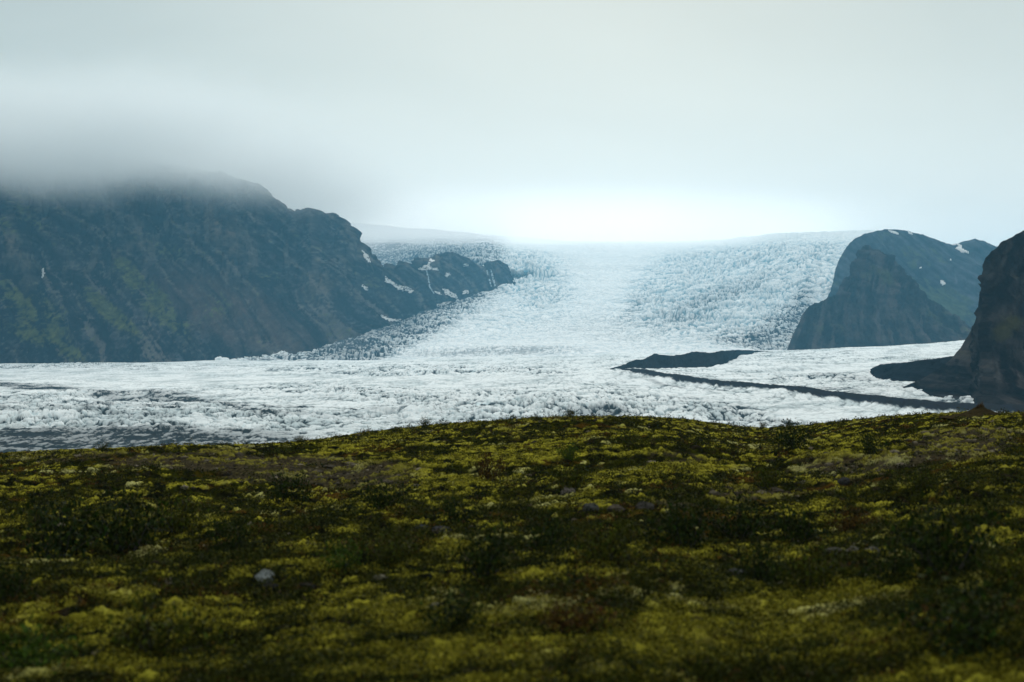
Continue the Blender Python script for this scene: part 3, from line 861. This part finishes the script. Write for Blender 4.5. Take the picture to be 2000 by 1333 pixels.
def moor():
    px = np.concatenate([-np.geomspace(3000, 160, 90)[:-1] , np.linspace(-160, 2160, 1500), 2000 + np.geomspace(180, 3000, 80)])
    # rows: dense where the photograph sees them
    u = np.linspace(0, 1, 1000)
    inv = (1 / 7.5) * (1 - u) + (1 / 88.0) * u
    y1 = 1 / inv
    y2 = np.linspace(0, 1, 420)
    yf = np.concatenate([y1[y1 < 26], np.linspace(26, 92, 620)])
    yv = np.concatenate([np.linspace(0.6, 7.4, 16), yf, np.geomspace(94, 620, 60)])
    PX, Y = np.meshgrid(px, yv)
    X = (PX - 1000) / F * Y
    Z = gz(X, Y)
    moss, gravel, rust, pale, n1, n2, n3 = cover(X, Y)
    far = ss(Y, 95, 140)
    lump = billow(X / 0.30, Y / 0.30, 3, 240, 0.55)
    peb = np.clip(pn(X / 0.10, Y / 0.10, 250), 0, 1) * 0.05 + 0.10 * np.clip(pn(X / 0.33, Y / 0.33, 251) - 0.15, 0, 1)
    heath = 0.10 * fbm(X / 0.5, Y / 0.5, 3, 255, 0.6)
    z = moss * (0.09 * lump + 0.02) + gravel * peb + (1 - np.maximum(moss, gravel)) * heath
    Z = Z + z * (1 - far)
    yel = np.array([0.150, 0.138, 0.014]); grn = np.array([0.022, 0.024, 0.002]); dark = np.array([0.005, 0.006, 0.001]); grv = np.array([0.038, 0.032, 0.018]); rst = np.array([0.075, 0.034, 0.008]); pal = np.array([0.27, 0.27, 0.14]); soil = np.array([0.022, 0.017, 0.012])
    f = lambda a: a[..., None]
    c = dark * (1 - f(ss(n3, -0.4, 0.6))) + grn * f(ss(n3, -0.4, 0.6))
    c = c * (1 - 0.6 * f(rust)) + rst * 0.6 * f(rust)
    mm = ss(moss * (0.45 + 1.3 * lump), 0.30, 0.85)
    ym = yel * (1 - 0.45 * f(pale)) + pal * 0.45 * f(pale)
    ym = ym * (0.65 + 0.7 * f(ss(n3, -0.6, 0.8)))
    mid = np.array([0.048, 0.045, 0.004])
    c = c * (1 - f(moss) * 0.8) + mid * f(moss) * 0.8
    c = c * (1 - f(mm)) + ym * f(mm)
    gp = grv * (0.5 + 0.9 * f(ss(pn(X / 0.09, Y / 0.11, 260), -0.5, 0.7)))
    gk = gravel * (1 - 0.55 * mm)
    c = c * (1 - f(gk)) + gp * f(gk)
    pit = ss(-pn(X / 0.22, Y / 0.22, 265) - 0.3 * n3, 0.35, 0.8) * 0.7
    c = c * (1 - f(pit)) + soil * f(pit)
    c = np.clip(c, 0.003, 0.5)
    P = np.stack([X, Y, Z], -1)
    o = mesh_obj('ground', P, grid_faces(len(yv), len(px)), M_ground, cols={'Col': c})
    return tag(o, kind='structure')


moor()


def sample_pts(n, y0, y1, pxlo=-120, pxhi=2120, power=1.0):
    """random ground points, denser near by so the cover looks even in depth"""
    u = rng.random(n)
    inv = (1 / y0) ** power * (1 - u) + (1 / y1) ** power * u
    y = 1 / inv ** (1 / power)
    px = pxlo + (pxhi - pxlo) * rng.random(n)
    x = (px - 1000) / F * y
    return x, y


def leaf_cloud(cen, nrm_up, size, cols, aspect=0.5):
    """one small rhombic leaf per centre, randomly turned"""
    n = len(cen)
    th = rng.random(n) * 2 * np.pi; el = (rng.random(n) * 1.1 + 0.1)
    a = np.stack([np.cos(th) * np.cos(el), np.sin(th) * np.cos(el), np.sin(el)], 1)
    r = rng.normal(size=(n, 3)); b = np.cross(a, r); b /= np.linalg.norm(b, axis=1, keepdims=True) + 1e-9
    s = size[:, None]
    V = np.stack([cen, cen + a * s * 0.5 + b * s * aspect * 0.5, cen + a * s, cen + a * s * 0.5 - b * s * aspect * 0.5], 1)
    Fc = np.arange(n * 4).reshape(n, 4)
    Cc = np.repeat(cols[:, None, :], 4, 1)
    return V.reshape(-1, 3), Fc, Cc.reshape(-1, 3)


def heath():
    n = 30000
    x, y = sample_pts(n, 7.6, 84, power=0.8)
    moss, gravel, rust, pale, n1, n2, n3 = cover(x, y)
    px = 1000 + F * x / y
    keep = (rng.random(n) > 0.80 * moss) & (rng.random(n) > 0.88 * gravel) & (y < tab(px, DC) + 2)
    x, y, rust, n1, px = x[keep], y[keep], rust[keep], n1[keep], px[keep]
    z = gz(x, y)
    n = len(x)
    R = (0.07 + 0.13 * rng.random(n)) * (1 + y / 120); hh = R * (0.45 + 0.5 * rng.random(n)) * (1 + 0.5 * (n1 > 0.2))
    k = 34
    th = rng.random((n, k)) * 2 * np.pi; rr = np.sqrt(rng.random((n, k))); hz = rng.random((n, k)) ** 0.7
    cx = x[:, None] + R[:, None] * rr * np.cos(th); cyy = y[:, None] + R[:, None] * rr * np.sin(th)
    cz = z[:, None] + hh[:, None] * hz * (1 - 0.6 * rr ** 2)
    cen = np.stack([cx, cyy, cz], -1).reshape(-1, 3)
    size = np.repeat((0.020 + 0.0007 * y), k) * (0.7 + 0.7 * rng.random(n * k))
    pal = np.array([[0.018, 0.024, 0.002], [0.030, 0.034, 0.003], [0.009, 0.013, 0.002], [0.055, 0.052, 0.004], [0.060, 0.028, 0.004], [0.035, 0.018, 0.005]])
    ci = np.where(rng.random(n) < 0.32 * rust + 0.03, rng.integers(4, 6, n), rng.choice(4, n, p=[0.34, 0.28, 0.26, 0.12]))
    col = pal[ci][:, None, :] * (0.6 + 0.8 * rng.random((n, k, 1)))
    V, Fc, Cc = leaf_cloud(cen, None, size, col.reshape(-1, 3))
    o = mesh_obj('heath', V, Fc, M_leaf, cols={'Col': Cc}, smooth=False)
    tag(o, 'low dark green and rusty heath covering the moor', 'heath', kind='stuff')


def moss_tips():
    n = 60000
    x, y = sample_pts(n, 7.6, 84, power=0.8)
    moss, gravel, rust, pale, n1, n2, n3 = cover(x, y)
    px = 1000 + F * x / y
    keep = (rng.random(n) < moss * 0.95) & (y < tab(px, DC) + 1)
    x, y, pale = x[keep], y[keep], pale[keep]
    n = len(x); k = 14
    z = gz(x, y) + 0.05
    R = (0.04 + 0.07 * rng.random(n)) * (1 + y / 60)
    th = rng.random((n, k)) * 2 * np.pi; rr = np.sqrt(rng.random((n, k)))
    cen = np.stack([x[:, None] + R[:, None] * rr * np.cos(th), y[:, None] + R[:, None] * rr * np.sin(th), z[:, None] + R[:, None] * 0.35 * (1 - rr ** 2) + 0.02 * rng.random((n, k))], -1).reshape(-1, 3)
    size = np.repeat(0.016 + 0.0006 * y, k) * (0.7 + 0.6 * rng.random(n * k))
    a = np.array([0.195, 0.178, 0.016]); b = np.array([0.33, 0.30, 0.11]); d = np.array([0.05, 0.046, 0.003])
    w = (pale * (rng.random(n) < 0.5))[:, None]; q = (rng.random(n) ** 1.2)[:, None]
    col = (a * (1 - w) + b * w) * (1 - q * 0.8) + d * q * 0.8
    col = col[:, None, :] * (0.7 + 0.6 * rng.random((n, k, 1)))
    V, Fc, Cc = leaf_cloud(cen, None, size, col.reshape(-1, 3), 0.9)
    o = mesh_obj('moss', V, Fc, M_leaf, cols={'Col': Cc}, smooth=False)
    tag(o, 'yellow-green cushions of moss spread over the moor', 'moss', kind='stuff')


def rock_template(seed, sub=2):
    import bmesh
    bm = bmesh.new()
    bmesh.ops.create_icosphere(bm, subdivisions=sub, radius=1.0)
    v = np.array([p.co[:] for p in bm.verts]); f = np.array([[q.index for q in p.verts] for p in bm.faces])
    bm.free()
    r = np.random.default_rng(seed)
    d = np.ones(len(v))
    for _ in range(9):                          # cut flat facets
        nrm = r.normal(size=3); nrm /= np.linalg.norm(nrm)
        lim = 0.55 + 0.3 * r.random()
        dt = v @ nrm
        over = dt > lim
        v[over] -= np.outer(dt[over] - lim, nrm) * 0.85
    v *= np.array([1, 0.8, 0.6]) * (0.9 + 0.2 * r.random(3))
    v += 0.04 * r.normal(size=v.shape)
    return v, f


def gravel_stones():
    n = 26000
    x, y = sample_pts(n, 7.6, 84, power=0.6)
    moss, gravel, rust, pale, n1, n2, n3 = cover(x, y)
    px = 1000 + F * x / y
    keep = (rng.random(n) < gravel * 0.9 + 0.03) & (y < tab(px, DC) + 1)
    x, y = x[keep], y[keep]; n = len(x)
    z = gz(x, y)
    T = [rock_template(s, 1) for s in range(6)]
    s = (0.028 + 0.075 * rng.random(n) ** 3) * (1 + y / 45)
    Vs, Fs, Cs = [], [], []
    off = 0
    for ti, (tv, tf) in enumerate(T):
        idx = np.arange(ti, n, len(T))
        m = len(idx)
        a = rng.random(m) * 2 * np.pi
        ca, sa = np.cos(a), np.sin(a)
        vx = tv[None, :, 0] * ca[:, None] - tv[None, :, 1] * sa[:, None]
        vy = tv[None, :, 0] * sa[:, None] + tv[None, :, 1] * ca[:, None]
        vz = np.broadcast_to(tv[None, :, 2], vx.shape)
        V = np.stack([vx, vy, vz], -1) * s[idx][:, None, None] + np.stack([x[idx], y[idx], z[idx] + 0.02], 1)[:, None, :]
        g = 0.022 + 0.14 * rng.random(m) ** 3
        col = np.stack([g, g * 0.86, g * 0.62], 1)[:, None, :] * np.ones((1, len(tv), 1))
        Vs.append(V.reshape(-1, 3)); Cs.append(col.reshape(-1, 3))
        Fs.append((tf[None] + (np.arange(m) * len(tv))[:, None, None] + off).reshape(-1, 3)); off += m * len(tv)
    o = mesh_obj('gravel', np.concatenate(Vs), np.concatenate(Fs), M_stone, cols={'Col': np.concatenate(Cs)}, smooth=False, fsize=3)
    tag(o, 'grey-brown gravel and pebbles lying between the moss', 'gravel', kind='stuff')


heath()
moss_tips()
gravel_stones()


def ground_at(px, row):
    """the place on the moor seen at a photo position"""
    y = np.linspace(7, 95, 6000)
    x = (px - 1000) / F * y
    r = H - F * gz(x, y) / y
    i = np.argmax(r <= row) if (r <= row).any() else int(np.argmin(np.where(y < float(tab(px, DC)) + 1, r, 1e9)))
    return float(x[i]), float(y[i]), float(gz(x[i], y[i]))


# ---- shrubs: each a thing with stems and foliage
def make_shrub_meshes(seed, tone, nleaf=900):
    r = np.random.default_rng(seed)
    # stems
    V, Fc = [], []
    tips = []
    for s in range(11):
        a = r.random() * 2 * np.pi; lean = 0.35 + 0.8 * r.random()
        p0 = np.array([0.08 * math.cos(a), 0.08 * math.sin(a), -0.05])
        p = p0.copy(); d = np.array([math.cos(a) * lean, math.sin(a) * lean, 1.0]); d /= np.linalg.norm(d)
        rad = 0.022; L = 0.8 + 0.35 * r.random()
        prev = None
        for k in range(6):
            ring = []
            u = np.cross(d, [0.3, 0.2, 1.0]); u /= np.linalg.norm(u); w = np.cross(d, u)
            for q in range(4):
                an = q * math.pi / 2
                ring.append(len(V)); V.append(p + (u * math.cos(an) + w * math.sin(an)) * rad)
            if prev:
                for q in range(4):
                    Fc.append([prev[q], prev[(q + 1) % 4], ring[(q + 1) % 4], ring[q]])
            prev = ring
            tips.append(p.copy())
            p = p + d * L / 5; d = d + 0.25 * r.normal(size=3); d[2] = abs(d[2]) * 0.9 + 0.05; d /= np.linalg.norm(d); rad *= 0.72
    tips = np.array([t for t in tips if t[2] > 0.12])
    c = tips[r.integers(0, len(tips), nleaf)] + r.normal(size=(nleaf, 3)) * np.array([0.17, 0.17, 0.11])
    c[:, 2] = np.clip(c[:, 2], 0.02, 1.1)
    global rng
    keep = rng; rng = r
    base = np.array(tone)
    cl = base * (0.45 + 1.0 * r.random((nleaf, 1))) * (1 + 0.12 * r.normal(size=(nleaf, 3)))
    LV, LF, LC = leaf_cloud(c, None, 0.07 + 0.065 * r.random(nleaf), np.clip(cl, 0.003, 1), 0.55)
    rng = keep
    f = mesh_obj('foliage', LV, LF, M_leaf, cols={'Col': LC}, smooth=False)
    st = mesh_obj('stem', np.array(V), np.array(Fc), M_leaf, cols={'Col': np.full((len(V), 3), 0.03)})
    fm, sm = f.data, st.data
    bpy.data.objects.remove(f); bpy.data.objects.remove(st)
    return fm, sm


TONE = {'dark green': (0.013, 0.022, 0.002), 'olive green': (0.032, 0.038, 0.003), 'fresh green': (0.030, 0.055, 0.005), 'rusty brown': (0.048, 0.028, 0.005)}
PROTO = {k: [make_shrub_meshes(300 + i * 10 + j, t) for j in range(2)] for i, (k, t) in enumerate(TONE.items())}
# px, row of the foot, width px, height/width, tone, label
SH = [
    (110, 1105, 190, .45, 'dark green', 'widest dark green shrub by the left edge of the moor'),
    (250, 1085, 150, .5, 'dark green', 'dark green shrub right of the widest shrub at the left'),
    (20, 1180, 110, .5, 'dark green', 'dark shrub at the left edge above the bright moss'),
    (350, 1050, 110, .5, 'olive green', 'olive shrub above and left of the pale grey boulder'),
    (455, 1085, 95, .5, 'dark green', 'small dark shrub just up-left of the pale grey boulder'),
    (660, 1125, 90, .5, 'fresh green', 'fresh green shrub a little right of the pale grey boulder'),
    (770, 1115, 100, .45, 'olive green', 'olive shrub between the fresh green shrub and the dark centre bushes'),
    (745, 1000, 80, .5, 'dark green', 'dark rounded shrub below the left gravel hummock'),
    (560, 985, 90, .45, 'dark green', 'low dark shrub at the foot of the left gravel hummock'),
    (895, 1030, 75, .5, 'dark green', 'small dark shrub above the centre bushes beside black stones'),
    (955, 945, 62, .6, 'rusty brown', 'rusty brown shrub standing in the bright moss of the centre'),
    (1110, 905, 42, .6, 'fresh green', 'little fresh green shrub on the upper middle of the hill'),
    (1115, 965, 66, .55, 'olive green', 'olive shrub right of the rusty shrub in the centre'),
    (940, 1140, 120, .6, 'dark green', 'tall dark shrub in the middle of the foreground'),
    (1060, 1090, 110, .5, 'dark green', 'dark shrub right behind the tall middle one'),
    (1180, 1110, 120, .5, 'olive green', 'broad olive shrub right of the middle dark shrubs'),
    (1340, 1075, 130, .5, 'dark green', 'dark bush below the grey stones of the right middle'),
    (1440, 1060, 120, .45, 'dark green', 'dark bush right of the one below the grey stones'),
    (1560, 1068, 110, .5, 'dark green', 'dark bush just left of the three grey stones in moss'),
    (1655, 1050, 90, .45, 'rusty brown', 'rusty low shrub above the three grey stones in moss'),
    (1590, 1170, 130, .5, 'olive green', 'broad olive bush below the three grey stones in moss'),
    (1850, 1140, 190, .55, 'dark green', 'biggest dark bush low on the right side'),
    (1740, 1150, 110, .5, 'dark green', 'dark bush touching the left of the biggest right bush'),
    (1970, 1150, 110, .5, 'olive green', 'olive bush at the right edge beside the biggest right bush'),
    (1470, 1150, 120, .5, 'dark green', 'dark bush left of the broad olive bush on the right'),
    (1555, 882, 80, .45, 'dark green', 'dark low shrub under the dip of the skyline'),
    (1700, 890, 62, .5, 'dark green', 'dark low shrub right of the shrub under the skyline dip'),
    (1500, 958, 60, .5, 'olive green', 'small olive shrub above the right gravel strip'),
    (1790, 965, 70, .45, 'olive green', 'small olive shrub on the right slope below the tufted mound'),
    (1230, 880, 50, .5, 'olive green', 'small olive shrub just below the highest middle skyline'),
    (830, 838, 26, 1.0, 'olive green', 'upright little shrub on the skyline left of centre'),
    (868, 834, 20, .8, 'olive green', 'tiny skyline shrub right of the upright one'),
    (1112, 818, 30, .7, 'olive green', 'skyline shrub at the highest point of the middle hill'),
    (1045, 821, 22, .6, 'olive green', 'tiny skyline shrub left of the highest middle point'),
    (588, 868, 34, .55, 'olive green', 'skyline shrub where the left hummock meets the hill'),
    (770, 845, 24, .6, 'olive green', 'tiny skyline shrub farthest left on the middle hill'),
    (1490, 838, 18, .9, 'olive green', 'tiny shrub in the dip of the right skyline'),
    (1541, 837, 18, 1.0, 'olive green', 'tiny thin shrub just right of the skyline dip'),
    (200, 886, 28, .5, 'olive green', 'low skyline shrub on the far left crest'),
    (300, 1290, 190, .4, 'olive green', 'wide olive shrub at the bottom left corner area'),
    (60, 1325, 170, .45, 'fresh green', 'fresh green shrub in the bottom left corner'),
    (1120, 1250, 150, .4, 'rusty brown', 'rusty shrub near the bottom middle'),
    (1880, 1290, 230, .45, 'dark green', 'dark shrub in the bottom right corner'),
    (870, 1245, 150, .4, 'dark green', 'dark low shrub near the bottom left of the middle'),
]
for i, (px, row, w, hw, tone, label) in enumerate(SH):
    x, y, z = ground_at(px, row)
    wid = w / F * y
    e = bpy.data.objects.new('dwarf_shrub', None); C.objects.link(e)
    e.location = (x, y, z)
    e.rotation_euler = (0, 0, random.random() * 6.28)
    s = wid / 1.7
    e.scale = (s, s, (1.35 if row > 870 else 0.75) * wid * hw / 0.85)
    tag(e, label, 'shrub', 'dwarf shrubs scattered over the moor')
    fm, sm = PROTO[tone][i % 2]
    for nm, md in (('foliage', fm), ('stem', sm)):
        c = bpy.data.objects.new(nm, md); C.objects.link(c); c.parent = e

# ---- stones
ST = [
    (515, 1140, 42, .62, (0.14, 0.155, 0.15), 'pale grey boulder alone among low shrubs on the left', 11),
    (528, 1158, 34, .4, (0.018, 0.018, 0.017), 'black stone just below the pale grey boulder', 12),
    (600, 1156, 36, .35, (0.02, 0.02, 0.019), 'flat black stone right below the pale grey boulder', 13),
    (826, 1040, 26, .5, (0.035, 0.038, 0.04), 'small black stone beside the small dark centre shrub', 14),
    (862, 1044, 40, .35, (0.045, 0.046, 0.05), 'flat dark stone right of the small black one', 15),
    (1152, 1000, 34, .45, (0.045, 0.046, 0.042), 'grey stone, leftmost of the pair in the centre right', 16),
    (1205, 1004, 36, .42, (0.05, 0.043, 0.033), 'brownish grey stone, right one of the centre pair', 17),
    (1262, 998, 38, .4, (0.04, 0.038, 0.033), 'flat grey stone at the start of the right gravel strip', 18),
    (1108, 968, 30, .5, (0.09, 0.08, 0.07), 'brown stone beside the olive shrub in the centre', 19),
    (1628, 1088, 36, .42, (0.06, 0.058, 0.05), 'leftmost of three grey stones lying in right moss', 20),
    (1664, 1086, 30, .45, (0.08, 0.076, 0.065), 'middle one of three grey stones lying in right moss', 21),
    (1704, 1086, 34, .4, (0.07, 0.066, 0.058), 'rightmost of three grey stones lying in right moss', 22),
    (860, 1200, 60, .28, (0.11, 0.10, 0.07), 'flat pale stone half sunk in the bottom middle moss', 23),
    (1440, 1128, 40, .35, (0.05, 0.052, 0.05), 'dark grey stone in moss left of the dark right bushes', 24),
    (1650, 948, 26, .5, (0.03, 0.03, 0.03), 'small dark stone high on the right slope', 25),
    (745, 1140, 30, .4, (0.09, 0.085, 0.06), 'small pale stone in the moss edge left of middle', 26),
]
for (px, row, w, hw, col, label, seed) in ST:
    x, y, z = ground_at(px, row)
    tv, tf = rock_template(seed, 3)
    wid = w / F * y
    tv = tv / (np.ptp(tv[:, 0])) * wid
    tv[:, 2] *= hw * wid / (np.ptp(tv[:, 2]) * 0.8)
    cc = np.array(col) * (1 + 0.2 * fbm(tv[:, 0] / wid * 3, tv[:, 2] / wid * 3, 2, seed)[:, None])
    o = mesh_obj('boulder', tv, tf, M_stone, cols={'Col': cc}, smooth=False, fsize=3)
    o.location = (x, y, z + 0.12 * hw * wid + 0.05)
    tag(o, label, 'stone', 'stones lying on the moor')


# ---- tufted mound on the right skyline
def tuft_mound():
    x, y, z = ground_at(1915, 812)
    e = bpy.data.objects.new('grassy_mound', None); C.objects.link(e); e.location = (x, y, z - 0.1)
    tag(e, 'small dark mound with a dry grass tuft on the right skyline', 'mound')
    u = np.linspace(0, 1, 24)[:, None]; a = np.linspace(0, 2 * np.pi, 49)[None, :]
    R = 1.7
    hh = 0.50 * np.exp(-(u * 2.0) ** 1.4) - 0.02
    X = R * u * np.cos(a); Y = R * u * np.sin(a)
    Z = hh + 0.05 * fbm(X / 0.2, Y / 0.2, 3, 300) * (1 - u) + 0 * a
    cc = np.stack([0.026 + 0 * Z, 0.021 + 0 * Z, 0.010 + 0 * Z], -1) * (1 + 0.4 * fbm(X / 0.15, Y / 0.15, 3, 301)[..., None])
    mesh_obj('mound_soil', np.stack([X, Y, Z], -1), grid_faces(24, 49), M_ground, parent=e, cols={'Col': np.clip(cc, 0.004, 1)})
    n = 420
    r = np.random.default_rng(5)
    th = r.random(n) * 6.283; rr = 0.17 * np.sqrt(r.random(n))
    b = np.stack([rr * np.cos(th), rr * np.sin(th), 0.34 + 0 * rr], 1)
    out = np.stack([np.cos(th) * 0.35, np.sin(th) * 0.35, 0.9 + 0.4 * r.random(n)], 1); out /= np.linalg.norm(out, axis=1, keepdims=True)
    L = ((0.12 + 0.22 * r.random(n)) * (1.5 - 1.1 * rr / 0.17))[:, None]
    sd = np.stack([-np.sin(th), np.cos(th), 0 * th], 1) * 0.010
    mid = b + out * L * 0.6; tip = b + out * L + np.array([0, 0, -0.03])
    V = np.stack([b - sd, b + sd, mid + sd * 0.8, tip, mid - sd * 0.8], 1)
    Fq = np.arange(n)[:, None] * 5
    q = np.concatenate([Fq + np.array([0, 1, 2, 4]), Fq + np.array([4, 2, 3, 3])])
    V2 = np.concatenate([V, tip[:, None, :] + sd[:, None, :] * 0.2], 1)
    Fq = np.arange(n)[:, None] * 6
    q = np.concatenate([Fq + np.array([0, 1, 2, 4]), Fq + np.array([4, 2, 5, 3])])
    cl = np.repeat((np.array([0.085, 0.055, 0.018]) * (0.5 + 0.8 * r.random((n, 1))))[:, None, :], 6, 1)
    mesh_obj('grass_tuft', V2.reshape(-1, 3), q, M_leaf, parent=e, cols={'Col': cl.reshape(-1, 3)}, smooth=False)


tuft_mound()

# ------------------------------------------------------------------ air
hm, ht, hv = vol_mat('haze_air', (0.24, 0.65, 0.95), 4.7e-5, 0.45)
haze = box('haze', (-14100, -950, -111.5), (14100, 13600, 960), hm)
tag(haze, kind='stuff')

# low cloud wrapped round the top of the left mountain
cm, ct, cv = vol_mat('cloud_vapour', (0.85, 0.88, 0.885), 0.0, 0.3)
Lk = ct.links
tc = N(ct, 'ShaderNodeTexCoord')
sp = N(ct, 'ShaderNodeSeparateXYZ'); Lk.new(tc.outputs['Object'], sp.inputs[0])
nz = N(ct, 'ShaderNodeTexNoise', inp={'Scale': 0.0028, 'Detail': 3.0, 'Roughness': 0.5})
Lk.new(tc.outputs['Object'], nz.inputs['Vector'])


def rng_node(val, a, b):
    m = N(ct, 'ShaderNodeMapRange', interpolation_type='SMOOTHSTEP')
    Lk.new(val, m.inputs['Value'])
    m.inputs['From Min'].default_value = a; m.inputs['From Max'].default_value = b
    return m.outputs['Result']


zt = mth(ct, 'ADD', sp.outputs['Z'], mth(ct, 'MULTIPLY', mth(ct, 'ADD', sp.outputs['X'], 700.0), 0.022))
zz = mth(ct, 'ADD', zt, mth(ct, 'MULTIPLY', mth(ct, 'SUBTRACT', nz.outputs['Fac'], 0.5), 200.0))
up = rng_node(zz, 350.0, 540.0)
dn = rng_node(zz, 640.0, 480.0)
xr = rng_node(mth(ct, 'ADD', sp.outputs['X'], mth(ct, 'MULTIPLY', mth(ct, 'SUBTRACT', nz.outputs['Fac'], 0.5), 500.0)), -250.0, -1150.0)
yf_ = rng_node(sp.outputs['Y'], 2850.0, 3200.0)
dens = mth(ct, 'MULTIPLY', mth(ct, 'MULTIPLY', up, dn), mth(ct, 'MULTIPLY', xr, yf_))
dens = mth(ct, 'MULTIPLY', dens, 0.0068)
Lk.new(dens, cv.inputs['Density'])
cloud = box('low_cloud', (-6200, 2850, 300), (-100, 5600, 940), cm)
tag(cloud, 'soft grey cloud wrapped over the top of the left mountain', 'cloud', kind='stuff')


# thin bright mist lying on the ice cap
mm, mt_, mv = vol_mat('mist_vapour', (1.0, 1.0, 1.0), 0.0, 0.6)
Lm = mt_.links
tc2 = N(mt_, 'ShaderNodeTexCoord')
g1 = N(mt_, 'ShaderNodeMapping', inp={'Scale': (1 / 3600.0, 1 / 1500.0, 1 / 330.0)}, vector_type='POINT')
Lm.new(tc2.outputs['Object'], g1.inputs[0])
ln_ = N(mt_, 'ShaderNodeVectorMath', operation='LENGTH'); Lm.new(g1.outputs[0], ln_.inputs[0])
mr_ = N(mt_, 'ShaderNodeMapRange', interpolation_type='SMOOTHSTEP')
Lm.new(ln_.outputs['Value'], mr_.inputs['Value'])
mr_.inputs['From Min'].default_value = 1.0; mr_.inputs['From Max'].default_value = 0.1
nz2 = N(mt_, 'ShaderNodeTexNoise', inp={'Scale': 0.002, 'Detail': 2.0})
Lm.new(tc2.outputs['Object'], nz2.inputs['Vector'])
Lm.new(mth(mt_, 'MULTIPLY', mth(mt_, 'MULTIPLY', mr_.outputs['Result'], mth(mt_, 'ADD', nz2.outputs['Fac'], 0.5)), 0.0009), mv.inputs['Density'])
mist = box('mist', (-3600, -1500, -330), (3600, 1500, 330), mm)
mist.location = (0, 7750, 560)
tag(mist, 'bright thin mist lying on the ice cap in the centre', 'mist', kind='stuff')
